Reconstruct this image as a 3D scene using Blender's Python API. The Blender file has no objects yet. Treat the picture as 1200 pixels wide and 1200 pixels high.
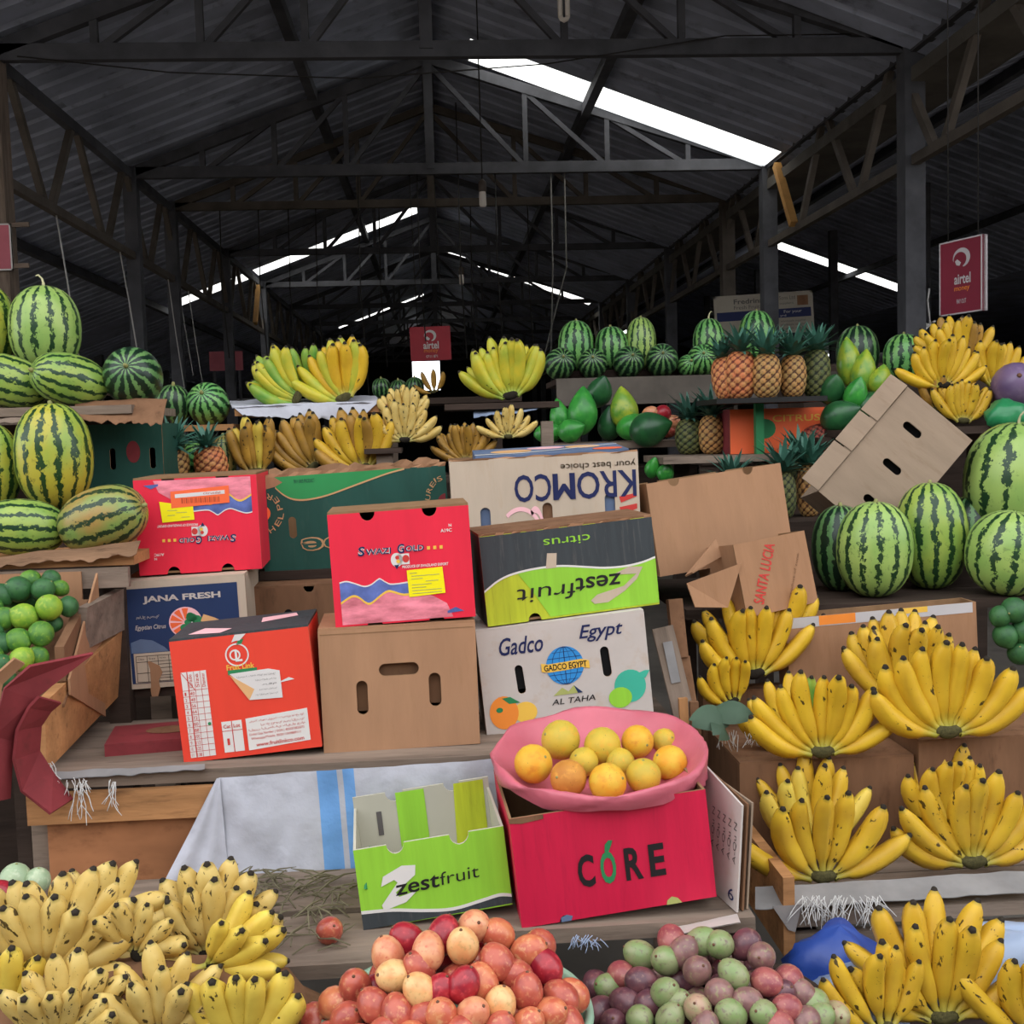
import bpy, bmesh, math, random
from mathutils import Vector, Matrix, Quaternion, noise
from mathutils.geometry import tessellate_polygon

S = bpy.context.scene
C = S.collection
rad = math.radians

# ------------------------------------------------------------------ camera
CAM = Vector((0.0, 0.0, 1.55))
FPX = 1300.0                      # focal length in pixels of the 1200 px frame
YAW, PITCH, ROLL = rad(3.61), rad(4.09), rad(1.7)
_f = Vector((math.sin(YAW) * math.cos(PITCH), math.cos(YAW) * math.cos(PITCH), -math.sin(PITCH)))
_r0 = Vector((math.cos(YAW), -math.sin(YAW), 0))
_u0 = _r0.cross(_f)
_r = _r0 * math.cos(ROLL) - _u0 * math.sin(ROLL)
_u = _u0 * math.cos(ROLL) + _r0 * math.sin(ROLL)
cd = bpy.data.cameras.new('camera')
cd.sensor_width = 36; cd.lens = 36 * FPX / 1200; cd.clip_start = 0.05; cd.clip_end = 300
cam = bpy.data.objects.new('camera', cd); C.objects.link(cam)
cam.matrix_world = Matrix(((_r.x, _u.x, -_f.x, CAM.x), (_r.y, _u.y, -_f.y, CAM.y), (_r.z, _u.z, -_f.z, CAM.z), (0, 0, 0, 1)))
S.camera = cam

def ray(px, py):
    return (_f + _r * ((px - 600) / FPX) + _u * ((600 - py) / FPX)).normalized()
def at(px, py, Y):
    d = ray(px, py); return CAM + d * (Y / d.y)
def on_z(px, py, z):
    d = ray(px, py); return CAM + d * ((z - CAM.z) / d.z)
def m(px, Y):                     # pixels -> metres at distance Y
    return px * Y / FPX

# ------------------------------------------------------------------ light
W = bpy.data.worlds.new('sky'); S.world = W; W.use_nodes = True
bg = W.node_tree.nodes['Background']
bg.inputs[0].default_value = (0.93, 0.96, 1.0, 1); bg.inputs[1].default_value = 1.9
sun = bpy.data.lights.new('sun', 'SUN'); sun.energy = 4.0; sun.angle = rad(0.6); sun.color = (1, 0.93, 0.82)
so = bpy.data.objects.new('sun', sun); C.objects.link(so)
so.rotation_euler = Vector((0.02, -0.68, -0.733)).to_track_quat('-Z', 'Y').to_euler()
S.view_settings.view_transform = 'Standard'; S.view_settings.look = 'None'
S.view_settings.gamma = 1.0; S.view_settings.use_curve_mapping = False
S.view_settings.exposure = 0.5
S.cycles.max_bounces = 7; S.cycles.diffuse_bounces = 3; S.cycles.use_denoising = True
S.cycles.sample_clamp_indirect = 6

# ------------------------------------------------------------------ helpers: materials
def lin(h):
    if not isinstance(h, str): return tuple(h)[:3]
    h = h.lstrip('#'); o = []
    for i in (0, 2, 4):
        c = int(h[i:i + 2], 16) / 255
        o.append(c / 12.92 if c <= 0.04045 else ((c + 0.055) / 1.055) ** 2.4)
    return tuple(o)
def c4(h, k=1.0): return tuple(min(1, x * k) for x in lin(h)) + (1,)

class NT:
    def __init__(s, name):
        s.m = bpy.data.materials.new(name); s.m.use_nodes = True
        s.t = s.m.node_tree; s.b = s.t.nodes['Principled BSDF']
    def n(s, typ, ins=None, **pr):
        nd = s.t.nodes.new('ShaderNode' + typ)
        for k, v in pr.items(): setattr(nd, k, v)
        for k, v in (ins or {}).items():
            if isinstance(v, bpy.types.NodeSocket): s.t.links.new(v, nd.inputs[k])
            else: nd.inputs[k].default_value = v
        return nd
    def math(s, op, a, b=0.0, c=None):
        d = {0: a, 1: b}
        if c is not None: d[2] = c
        return s.n('Math', d, operation=op).outputs[0]
    def mix(s, f, a, b, blend='MIX'):
        nd = s.n('Mix', data_type='RGBA', blend_type=blend)
        for k, v in ((0, f), (6, a), (7, b)):
            if isinstance(v, bpy.types.NodeSocket): s.t.links.new(v, nd.inputs[k])
            else: nd.inputs[k].default_value = v
        return nd.outputs[2]
    def rng(s, v, a, b, c=0.0, d=1.0):
        return s.n('MapRange', {0: v, 1: a, 2: b, 3: c, 4: d}, clamp=True).outputs[0]
    def coords(s, scale=(1, 1, 1), shift=True):
        tc = s.n('TexCoord').outputs['Object']
        v = s.n('VectorMath', {0: tc, 1: scale}, operation='MULTIPLY').outputs[0]
        if shift:
            r = s.n('ObjectInfo').outputs['Random']
            k = s.math('MULTIPLY', r, 37.0)
            cc = s.n('CombineXYZ', {0: k, 1: k, 2: k}).outputs[0]
            v = s.n('VectorMath', {0: v, 1: cc}, operation='ADD').outputs[0]
        return v
    def noise(s, v, scale, detail=2.0, rough=0.5):
        return s.n('TexNoise', {'Vector': v, 'Scale': scale, 'Detail': detail, 'Roughness': rough}).outputs['Fac']
    def bump(s, h, dist=0.002, strength=0.6):
        o = s.n('Bump', {'Height': h, 'Distance': dist, 'Strength': strength}).outputs[0]
        s.t.links.new(o, s.b.inputs['Normal'])
    def out(s, col, rough=0.6, spec=0.35):
        if isinstance(col, bpy.types.NodeSocket): s.t.links.new(col, s.b.inputs['Base Color'])
        else: s.b.inputs['Base Color'].default_value = col
        if isinstance(rough, bpy.types.NodeSocket): s.t.links.new(rough, s.b.inputs['Roughness'])
        else: s.b.inputs['Roughness'].default_value = rough
        s.b.inputs['Specular IOR Level'].default_value = spec
        return s.m

def mk(name, col, rough=0.7, var=0.18, scale=6, stretch=(1, 1, 1), spec=0.3, bump=0.0, dirt=None, dirt_k=0.5):
    """a coloured surface with uneven tone, optional dirt patches and fine relief"""
    t = NT(name); v = t.coords(stretch)
    n1 = t.noise(v, scale, 4, 0.6)
    col_ = t.mix(t.rng(n1, 0.3, 0.7), c4(col, 1 - var), c4(col, 1 + var))
    if dirt:
        n2 = t.noise(v, scale * 2.3, 5, 0.65)
        col_ = t.mix(t.rng(n2, 0.56, 0.72, 0, dirt_k), col_, c4(dirt))
    if bump: t.bump(t.noise(v, scale * 5, 3), bump)
    return t.out(col_, rough, spec)

M = {}
M['wood'] = mk('raw_wood', '#a9794f', 0.75, 0.28, 3.0, (1, 7, 7), 0.2, 0.002, '#4a3322')
M['wood2'] = mk('reddish_plywood', '#a06b48', 0.75, 0.25, 2.5, (1.5, 6, 3), 0.2, 0.001, '#53321f')
M['woodgrey'] = mk('weathered_wood', '#7d6d60', 0.8, 0.3, 3.0, (1, 8, 8), 0.2, 0.002, '#3a302a')
M['wooddark'] = mk('dark_wood', '#3b2f28', 0.8, 0.3, 3.0, (1, 8, 8), 0.2, 0.002)
M['beam'] = mk('sooty_roof_timber', '#515155', 0.75, 0.3, 2.0, (2, 2, 2), 0.25, 0.002)
M['beamwarm'] = mk('brown_roof_timber', '#5d554d', 0.75, 0.3, 2.0, (2, 2, 2), 0.25, 0.002)
M['beamsunlit'] = mk('painted_sunlit_timber', '#b98a4e', 0.7, 0.2, 3.0, (2, 2, 2), 0.25)  # sunlight put into the timber colour
M['tin'] = mk('blue_grey_roof_tin', '#a6acbe', 0.5, 0.3, 1.6, (1, 1, 1), 0.4, 0.001, '#2c2a2a', 0.6)
M['wallm'] = mk('dark_rendered_wall', '#2d2b2a', 0.9, 0.3, 2.0)
M['gutter'] = mk('grey_concrete_gutter', '#5c5750', 0.9, 0.3, 2.0, dirt='#33302c')
M['earth'] = mk('trodden_earth', '#6e675f', 0.95, 0.25, 1.5, dirt='#55504a')
M['card'] = mk('brown_cardboard', '#a0785a', 0.85, 0.10, 4.0, (6, 6, 1), 0.15, 0.0006, '#8d6748', 0.35)
M['card2'] = mk('pale_brown_cardboard', '#a67e60', 0.85, 0.08, 4.0, (5, 5, 1), 0.15, 0.0006, '#95714f', 0.3)
M['card3'] = mk('grey_brown_cardboard', '#96826f', 0.85, 0.10, 4.0, (5, 5, 1), 0.15, 0.0006, '#7e6753', 0.4)
M['greyin'] = mk('greyish_inner_card', '#b5b1a0', 0.8, 0.08, 4)
M['bark'] = mk('brown_splintered_wood', '#7d5f48', 0.85, 0.35, 3, (1, 8, 8), 0.2, 0.004, '#3f2e22', 0.7)
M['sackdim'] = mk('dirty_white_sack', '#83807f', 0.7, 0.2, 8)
M['cardin'] = mk('inner_cardboard', '#8a6a4d', 0.9, 0.12, 4.0, (6, 6, 1), 0.1)
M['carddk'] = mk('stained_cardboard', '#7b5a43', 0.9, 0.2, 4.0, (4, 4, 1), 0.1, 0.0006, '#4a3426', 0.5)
M['red'] = mk('red_printed_card', '#e2263f', 0.5, 0.07, 4.0, (4, 4, 1), 0.35, 0.0004)
M['orangered'] = mk('orange_red_printed_card', '#e04230', 0.5, 0.05, 4.0, (4, 4, 1), 0.35)
M['crimson'] = mk('crimson_printed_card', '#c71a40', 0.5, 0.09, 4.0, (8, 8, 1), 0.35, 0.0005, '#9c1434', 0.35)
M['maroon'] = mk('maroon_printed_card', '#7c3034', 0.7, 0.2, 3.0, (3, 3, 3), 0.25, 0.0006, '#5a2a26', 0.5)
M['green'] = mk('dark_green_printed_card', '#1f4a40', 0.6, 0.12, 4.0, (4, 4, 1), 0.3, 0.0005, '#3c5648', 0.3)
M['midgreen'] = mk('mid_green_print', '#2f8a4c', 0.6, 0.1, 4.0)
M['lime'] = mk('lime_green_print', '#8fc63a', 0.55, 0.10, 4.0, (12, 12, 1), 0.3)
M['limeyel'] = mk('yellow_lime_print', '#b3bd2e', 0.6, 0.15, 4.0, (12, 12, 1), 0.3, 0, '#7d7420', 0.4)
M['charcoal'] = mk('charcoal_print', '#3a3f42', 0.6, 0.15, 4.0, (12, 12, 1), 0.3, 0, '#77706a', 0.3)
M['navy'] = mk('navy_print', '#22345a', 0.6, 0.12, 4.0)
M['navyink'] = mk('navy_ink', '#1c2450', 0.6, 0.05)
M['black'] = mk('black_ink', '#201c1e', 0.6, 0.05)
M['void'] = mk('painted_hole_shade', '#0c0b0b', 0.9, 0.05)  # black standing in for the shade inside carton holes
M['white'] = mk('white_print', '#d9d4cf', 0.6, 0.05, 4.0)
M['offwhite'] = mk('off_white_card', '#bfb5ae', 0.7, 0.06, 4.0, (2, 2, 2), 0.25, 0.0004, '#b59a80', 0.45)
M['cream'] = mk('cream_card', '#bdab97', 0.75, 0.06, 4.0, (5, 5, 1), 0.2, 0.0005, '#b39474', 0.3)
M['lightgrey'] = mk('pale_grey_print', '#b9b4b4', 0.6, 0.1)
M['greyblue'] = mk('grey_blue_print', '#5f6f8c', 0.6, 0.2, 5)
M['yellow'] = mk('yellow_paper', '#f2e312', 0.55, 0.04)
M['stickorange'] = mk('orange_paper', '#f26a3c', 0.5, 0.04)
M['barcode'] = mk('barcode_ink', '#b04a2a', 0.6, 0.05)
M['pinkprint'] = mk('pale_pink_print', '#f0b9bd', 0.55, 0.08)
M['tan'] = mk('tan_outline', '#bf9468', 0.7, 0.08)
M['gold'] = mk('gold_print', '#e8b84a', 0.6, 0.06)
M['orangeprint'] = mk('orange_print', '#ec8a35', 0.6, 0.08)
M['leafprint'] = mk('leaf_green_print', '#2d7d4d', 0.6, 0.1)
M['teal'] = mk('teal_print', '#3fae93', 0.6, 0.08)
M['skyblue'] = mk('sky_blue_print', '#2f86c8', 0.6, 0.08)
M['olive'] = mk('olive_print', '#a8ab63', 0.6, 0.08)
M['redink'] = mk('red_ink', '#c33a34', 0.6, 0.05)
M['paper'] = mk('white_paper', '#d6d0cd', 0.6, 0.04)
M['papertan'] = mk('brown_paper_back', '#d8a672', 0.7, 0.06)
M['ink'] = mk('grey_ink', '#5b5654', 0.6, 0.05)
M['signred'] = mk('red_enamel_sign', '#b02c38', 0.45, 0.1, 3)
M['signdull'] = mk('dull_red_sign', '#7c2536', 0.5, 0.12, 3)
M['signpink'] = mk('faded_pink_sign', '#c26a75', 0.6, 0.15, 3)
M['signwhite'] = mk('dusty_white_board', '#a39a8c', 0.7, 0.1, 3)
M['sack'] = mk('white_woven_sack', '#b7b7c0', 0.6, 0.08, 8.0, (1, 1, 1), 0.3, 0.004, '#9b9ba3', 0.4)
M['sackblue'] = mk('blue_sack_stripe', '#6f9fd6', 0.6, 0.08, 8.0, (1, 1, 1), 0.3, 0.004)
M['plastic'] = mk('clear_grey_plastic', '#8f8884', 0.35, 0.15, 5.0, (1, 1, 1), 0.5, 0.004, '#8a7f76', 0.4)
M['bluebag'] = mk('blue_plastic', '#2b4a9b', 0.4, 0.2, 4.0, (1, 1, 1), 0.5, 0.004)
M['greybag'] = mk('grey_blue_plastic', '#8f9db5', 0.4, 0.2, 4.0, (1, 1, 1), 0.5, 0.004)
M['greenbag'] = mk('green_plastic', '#2f8a55', 0.3, 0.25, 4.0, (1, 1, 1), 0.5, 0.003)
M['pink'] = mk('pink_plastic_sheet', '#c0606e', 0.42, 0.12, 5.0, (1, 1, 1), 0.45, 0.003)
M['basingreen'] = mk('pale_green_plastic', '#8fae95', 0.5, 0.1, 4.0, (1, 1, 1), 0.4, 0.001)
M['string'] = mk('white_string', '#c9c6c2', 0.8, 0.08)
M['cordgrey'] = mk('grey_string', '#77746f', 0.8, 0.1)
M['wire'] = mk('dark_wire', '#2a2725', 0.7, 0.1)
M['straw'] = mk('dry_stalks', '#6d6650', 0.9, 0.3, 9)
M['leafgreen'] = mk('limp_grey_green_leaf', '#465a48', 0.7, 0.2, 6)
M['glass'] = mk('milky_lamp_glass', '#d9cfc4', 0.3, 0.03)
M['socket'] = mk('brown_lamp_socket', '#4a3f38', 0.5, 0.1)
M['tray'] = mk('black_tray', '#1f1d1c', 0.6, 0.2)
M['stem'] = mk('dry_green_stem', '#8b8a56', 0.8, 0.2, 9)
M['stemwhite'] = mk('pale_dry_stem', '#b9b48c', 0.8, 0.2, 9)
M['crown'] = mk('brown_green_banana_crown', '#4f4a2c', 0.8, 0.4, 3.0, (1, 1, 1), 0.2, 0.003, '#1d1814', 1.0)
M['crowndark'] = mk('blackened_banana_crown', '#2a241d', 0.85, 0.4, 30.0, (1, 1, 1), 0.2, 0.003)
M['tip'] = mk('black_banana_tip', '#2b241c', 0.85, 0.3, 20)

def translucent(name, col):
    t = NT(name)
    tr = t.n('BsdfTranslucent', {0: c4(col)}).outputs[0]
    df = t.n('BsdfDiffuse', {0: c4(col)}).outputs[0]
    mx = t.n('MixShader', {0: 0.25, 1: tr, 2: df}).outputs[0]
    t.t.links.new(mx, t.t.nodes['Material Output'].inputs[0])
    return t.m
M['skylight'] = translucent('clear_roof_sheet', (0.95, 0.96, 0.93))

def melon_mat(name, light, light2, dark, n, lo=0.0, hi=0.3, edge=2.5, wob=4.0):
    t = NT(name); tc = t.n('TexCoord').outputs['Object']
    sp = t.n('SeparateXYZ', {0: tc}).outputs
    v = t.coords()
    jit = t.math('MULTIPLY', t.math('SUBTRACT', t.noise(v, 4.2, 3), 0.5), wob)
    ang = t.math('ARCTAN2', sp[1], sp[0])
    s = t.math('SINE', t.math('ADD', t.math('MULTIPLY', ang, float(n)), jit))
    e = t.math('MULTIPLY', t.math('SUBTRACT', t.noise(v, 8.0, 4, 0.68), 0.5), edge * 2)
    mask = t.rng(t.math('ADD', s, e), lo, hi)
    base = t.mix(t.rng(t.noise(v, 1.3, 2), 0.35, 0.65), c4(light), c4(light2))
    vein = t.rng(t.noise(v, 7.0, 4, 0.7), 0.58, 0.66, 0, 0.35)
    base = t.mix(vein, base, c4(dark))
    return t.out(t.mix(mask, base, c4(dark)), 0.32, 0.45)
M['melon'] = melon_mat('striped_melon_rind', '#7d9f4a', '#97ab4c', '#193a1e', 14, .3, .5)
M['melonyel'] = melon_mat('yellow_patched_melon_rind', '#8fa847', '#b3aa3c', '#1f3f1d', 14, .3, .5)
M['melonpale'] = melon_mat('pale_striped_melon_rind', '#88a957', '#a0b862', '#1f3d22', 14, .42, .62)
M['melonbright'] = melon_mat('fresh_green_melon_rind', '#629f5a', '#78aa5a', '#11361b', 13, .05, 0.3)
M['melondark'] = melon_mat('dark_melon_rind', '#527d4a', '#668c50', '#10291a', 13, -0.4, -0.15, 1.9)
M['melonbrown'] = melon_mat('brown_patched_melon_rind', '#78944a', '#a08044', '#22381f', 13, 0.3, 0.5)

def banana_mat(name, ripe, ripe2, stemc, spots=0.35, spotc='#2d1f10'):
    t = NT(name); v = t.coords()
    uv = t.n('UVMap', uv_map='UVMap').outputs[0]; sp = t.n('SeparateXYZ', {0: uv}).outputs
    rnd = t.n('ObjectInfo').outputs['Random']
    base = t.mix(t.rng(t.noise(v, 3.5, 2), 0.3, 0.7), c4(ripe), c4(ripe2))
    base = t.mix(t.math('MULTIPLY', rnd, 0.25), base, c4(ripe2, 0.75))
    base = t.mix(t.rng(sp[1], 0.22, 0.04, 0, 0.85), base, c4(stemc))
    base = t.mix(t.rng(sp[1], 0.93, 0.98, 0, 0.8), base, c4('#6b6a2e'))
    v2 = t.n('VectorMath', {0: v, 1: (2.2, 2.2, 0.9)}, operation='MULTIPLY').outputs[0]
    sp1 = t.rng(t.noise(v2, 5.5, 3, 0.55), 0.74 - spots * 0.2, 0.77 - spots * 0.2, 0, 0.92)
    sp2 = t.rng(t.noise(v, 32, 2), 0.70, 0.75, 0, 0.5)
    base = t.mix(sp2, base, c4('#5b4320'))
    base = t.mix(sp1, base, c4(spotc))
    return t.out(base, 0.45, 0.35)
M['banana'] = banana_mat('ripe_banana_peel', '#dfb62c', '#cfa228', '#96963c', 0.3)
M['bananaspot'] = banana_mat('spotted_banana_peel', '#dab22f', '#c79b2c', '#908e40', 0.5)
M['bananababy'] = banana_mat('pale_bruised_banana_peel', '#d8be74', '#c7a555', '#989455', 0.62)
M['bananayel'] = banana_mat('pale_yellow_banana_peel', '#dfc552', '#cfae44', '#9a9b45', 0.45)
M['bananagreen'] = banana_mat('green_banana_peel', '#5d9a3e', '#9aab3c', '#4d8038', 0.15)
M['bananamix'] = banana_mat('green_yellow_banana_peel', '#d3bc32', '#a8b23a', '#7f983c', 0.25)
M['bananabrown'] = banana_mat('browning_banana_peel', '#b98a34', '#8e6a2e', '#7d6c33', 0.5)

def fruit_mat(name, a, b, c, rough=0.3, sc=1.2, dots=None, spec=0.5, bump=0.0, bsc=40):
    t = NT(name); v = t.coords()
    base = t.mix(t.rng(t.noise(v, sc, 2), 0.38, 0.62), c4(a), c4(b))
    base = t.mix(t.rng(t.noise(v, sc * 2.7, 3), 0.55, 0.75), base, c4(c))
    if dots: base = t.mix(t.rng(t.noise(v, 9, 2), 0.70, 0.73, 0, 0.8), base, c4(dots))
    if bump: t.bump(t.noise(v, bsc, 2), bump, 0.5)
    return t.out(base, rough, spec)
M['tom_peach'] = fruit_mat('peach_tree_tomato', '#d89a70', '#cc7a58', '#bd5c48')
M['tom_yellow'] = fruit_mat('yellow_peach_tree_tomato', '#dfb47a', '#dc9a62', '#b9925a')
M['tom_red'] = fruit_mat('orange_red_tree_tomato', '#b85a46', '#a04438', '#c98a62')
M['tom_orange'] = fruit_mat('orange_tree_tomato', '#c9774f', '#bb5a42', '#d59c6c')
M['tom_crimson'] = fruit_mat('crimson_tree_tomato', '#a5252f', '#8b1c2b', '#bf3f45')
M['tom_stem'] = mk('tomato_stalk', '#6b4a38', 0.8, 0.2)
M['pas_purple'] = fruit_mat('purple_passion_fruit', '#6f4247', '#59363f', '#86605a', 0.35)
M['pas_mauve'] = fruit_mat('mauve_passion_fruit', '#8d6660', '#74504f', '#8f8a60', 0.35)
M['pas_green'] = fruit_mat('green_passion_fruit', '#7b8f58', '#8d9268', '#6f5a52', 0.35)
M['pas_rose'] = fruit_mat('rose_passion_fruit', '#a35a55', '#8c4348', '#b5806a', 0.35)
M['pas_peach'] = fruit_mat('olive_peach_passion_fruit', '#b08f76', '#9f9a70', '#8d5f58', 0.35)
M['orange'] = fruit_mat('orange_yellow_citrus', '#e0a02a', '#d9b23a', '#d08a28', 0.45, 1.0, '#7a5a24', 0.35, 0.0012, 60)
M['orangegreen'] = fruit_mat('yellow_green_citrus', '#cfad38', '#bfa63c', '#d9a535', 0.45, 1.0, '#7a6a2c', 0.35, 0.0012, 60)
M['orangebrown'] = fruit_mat('russet_citrus', '#c98a3a', '#b87832', '#d99c40', 0.5, 1.0, '#7a5a24', 0.3, 0.0012, 60)
M['limef'] = fruit_mat('green_lime', '#5d8a2c', '#3f7030', '#7ba035', 0.4, 1.2, None, 0.4, 0.001, 50)
M['limelight'] = fruit_mat('yellow_green_lime', '#8fae34', '#6f9a32', '#a9b840', 0.4, 1.2, None, 0.4, 0.001, 50)
M['limedark'] = fruit_mat('dark_green_lime', '#2e5a34', '#3a6a38', '#234a2c', 0.4, 1.2, None, 0.4, 0.001, 50)
M['papaya'] = fruit_mat('green_papaya', '#3f9a3c', '#2f7f34', '#57a845', 0.3, 1.0)
M['papayadark'] = fruit_mat('dark_green_papaya', '#1f4f2c', '#2a5f33', '#173f26', 0.35, 1.0)
M['papayayel'] = fruit_mat('yellowing_papaya', '#6f9a34', '#9fae34', '#4d8a34', 0.3, 1.0)
M['purple'] = fruit_mat('purple_aubergine', '#7a6485', '#67527a', '#8a7590', 0.35, 1.0)
M['palegreen'] = fruit_mat('pale_green_gourd', '#a9b894', '#93a884', '#bcc4a4', 0.4, 1.0)

def pine_mat(name, eye, eye2, gap):
    t = NT(name); a = t.n('Attribute', attribute_name='eye').outputs['Fac']; v = t.coords()
    base = t.mix(t.rng(t.noise(v, 2.5, 2), 0.35, 0.65), c4(eye), c4(eye2))
    base = t.mix(t.rng(a, 0.12, 0.45), c4(gap), base)
    base = t.mix(t.rng(a, 0.86, 0.95), base, c4('#8d7a52'))
    return t.out(base, 0.6, 0.3)
M['pineorange'] = pine_mat('orange_pineapple_skin', '#d07a4c', '#c99058', '#6a2f22')
M['pinegold'] = pine_mat('golden_pineapple_skin', '#c08a50', '#a98a54', '#4a2a1c')
M['pinedark'] = pine_mat('dark_green_pineapple_skin', '#4f5a34', '#6a6a3c', '#1c2218')
M['pinered'] = pine_mat('red_pineapple_skin', '#a5453c', '#b0604a', '#4a1c1c')
M['pineleaf'] = mk('blue_green_pineapple_leaf', '#3f6b5b', 0.5, 0.3, 8, (1, 1, 1), 0.4)

# ------------------------------------------------------------------ helpers: objects
def tag(o, label=None, cat=None, group=None, kind=None):
    if label: o['label'] = label
    if cat: o['category'] = cat
    if group: o['group'] = group
    if kind: o['kind'] = kind
    return o
def empty(name, loc=(0, 0, 0), rot=None, label=None, cat=None, group=None, kind=None):
    o = bpy.data.objects.new(name, None); C.objects.link(o); o.location = loc
    o.empty_display_size = 0.05
    if rot is not None:
        o.rotation_mode = 'QUATERNION'; o.rotation_quaternion = rot
    return tag(o, label, cat, group, kind)
def link(name, me, parent=None, loc=None, rot=None, scale=None):
    o = bpy.data.objects.new(name, me); C.objects.link(o)
    if parent: o.parent = parent
    if loc is not None: o.location = loc
    if rot is not None:
        o.rotation_mode = 'QUATERNION'; o.rotation_quaternion = rot
    if scale is not None: o.scale = scale
    return o
def mesh(name, vs, fs, mats, smooth=False, mi=None):
    me = bpy.data.meshes.new(name); me.from_pydata([tuple(v) for v in vs], [], fs)
    for x in (mats if isinstance(mats, (list, tuple)) else [mats]): me.materials.append(x)
    if smooth: me.polygons.foreach_set('use_smooth', [True] * len(me.polygons))
    if mi: me.polygons.foreach_set('material_index', mi)
    me.update(); return me
def obj(name, vs, fs, mats, parent=None, smooth=False, mi=None, **k):
    return link(name, mesh(name, vs, fs, mats, smooth, mi), parent, **k)
BF = [(0, 3, 2, 1), (4, 5, 6, 7), (0, 1, 5, 4), (1, 2, 6, 5), (2, 3, 7, 6), (3, 0, 4, 7)]
def box(name, x0, x1, y0, y1, z0, z1, mt, parent=None):
    c = Vector(((x0 + x1) / 2, (y0 + y1) / 2, (z0 + z1) / 2)); a, b, d = (x1 - x0) / 2, (y1 - y0) / 2, (z1 - z0) / 2
    vs = [(-a, -b, -d), (a, -b, -d), (a, b, -d), (-a, b, -d), (-a, -b, d), (a, -b, d), (a, b, d), (-a, b, d)]
    return obj(name, vs, BF, mt, parent, loc=c)
def bar(name, p, q, w, h, mt, parent=None, up=(0, 0, 1)):
    """a straight timber from p to q"""
    p, q = Vector(p), Vector(q); d = (q - p); L = d.length / 2; d.normalize()
    s = d.cross(Vector(up))
    if s.length < 1e-4: s = d.cross(Vector((0, 1, 0)))
    s.normalize(); u = s.cross(d)
    rot = Matrix((d, s, u)).transposed().to_quaternion()
    a, b, e = L, w / 2, h / 2
    vs = [(-a, -b, -e), (a, -b, -e), (a, b, -e), (-a, b, -e), (-a, -b, e), (a, -b, e), (a, b, e), (-a, b, e)]
    return obj(name, vs, BF, mt, parent, loc=(p + q) / 2, rot=rot)
def tube_data(pts, rs, sides=6, cap=True):
    pts = [Vector(p) for p in pts]; vs = []; fs = []; n = len(pts); ref = None
    for i, p in enumerate(pts):
        d = (pts[min(i + 1, n - 1)] - pts[max(i - 1, 0)]).normalized()
        if ref is None: ref = d.orthogonal().normalized()
        ref = (ref - d * ref.dot(d)).normalized(); b = d.cross(ref); r = rs[i] if isinstance(rs, (list, tuple)) else rs
        for k in range(sides):
            a = 2 * math.pi * k / sides; vs.append(p + (ref * math.cos(a) + b * math.sin(a)) * r)
    for i in range(n - 1):
        for k in range(sides):
            k2 = (k + 1) % sides; fs.append((i * sides + k, i * sides + k2, (i + 1) * sides + k2, (i + 1) * sides + k))
    if cap: fs.append(tuple(range(sides))[::-1]); fs.append(tuple((n - 1) * sides + k for k in range(sides)))
    return vs, fs
def cord(name, pts, r, mt, parent=None, sides=5):
    vs, fs = tube_data(pts, r, sides); return obj(name, vs, fs, mt, parent, True)
def lathe_data(prof, seg=24, fn=None):
    """prof: (r, z) from bottom to top; fn(r, a, z, i) may vary the radius"""
    vs = []; fs = []; n = len(prof)
    for i, (r, z) in enumerate(prof):
        for k in range(seg):
            a = 2 * math.pi * k / seg; rr, zz = (fn(r, a, z, i) if fn else (r, z))
            vs.append((rr * math.cos(a), rr * math.sin(a), zz))
    for i in range(n - 1):
        for k in range(seg):
            k2 = (k + 1) % seg; fs.append((i * seg + k, i * seg + k2, (i + 1) * seg + k2, (i + 1) * seg + k))
    return vs, fs
def plate_data(outline, holes=(), t=0.004):
    """solid panel in the XZ plane, front at y=0, back at y=t"""
    loops = [list(outline)] + [list(h) for h in holes]
    flat = [p for l in loops for p in l]; n = len(flat)
    tris = tessellate_polygon([[Vector((x, z, 0)) for x, z in l] for l in loops])
    vs = [(x, 0, z) for x, z in flat] + [(x, t, z) for x, z in flat]; fs = []
    for a, b, c in tris:
        pa, pb, pc = flat[a], flat[b], flat[c]
        if (pb[0] - pa[0]) * (pc[1] - pa[1]) - (pb[1] - pa[1]) * (pc[0] - pa[0]) < 0: b, c = c, b
        fs.append((a, b, c)); fs.append((a + n, c + n, b + n))
    o = 0
    for l in loops:
        k = len(l)
        for i in range(k): fs.append((o + i, o + n + i, o + n + (i + 1) % k, o + (i + 1) % k))
        o += k
    return vs, fs
def plate(name, outline, mt, parent=None, holes=(), t=0.004, loc=None, rot=None):
    vs, fs = plate_data(outline, holes, t); return obj(name, vs, fs, mt, parent, loc=loc, rot=rot)
def stadium(cx, cz, w, h, rot=0.0, n=6):
    """rounded slot outline"""
    pts = []; r = min(w, h) / 2; dx, dz = w / 2 - r, h / 2 - r
    for q, (sx, sz) in enumerate(((1, 1), (-1, 1), (-1, -1), (1, -1))):
        for k in range(n + 1):
            a = math.pi / 2 * (q + k / n); x, z = sx * dx + r * math.cos(a), sz * dz + r * math.sin(a)
            p = (cx + x * math.cos(rot) - z * math.sin(rot), cz + x * math.sin(rot) + z * math.cos(rot))
            if not pts or (Vector(p) - Vector(pts[-1])).length > 1e-6: pts.append(p)
    if (Vector(pts[0]) - Vector(pts[-1])).length < 1e-6: pts.pop()
    return pts
_txt = {}
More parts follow.
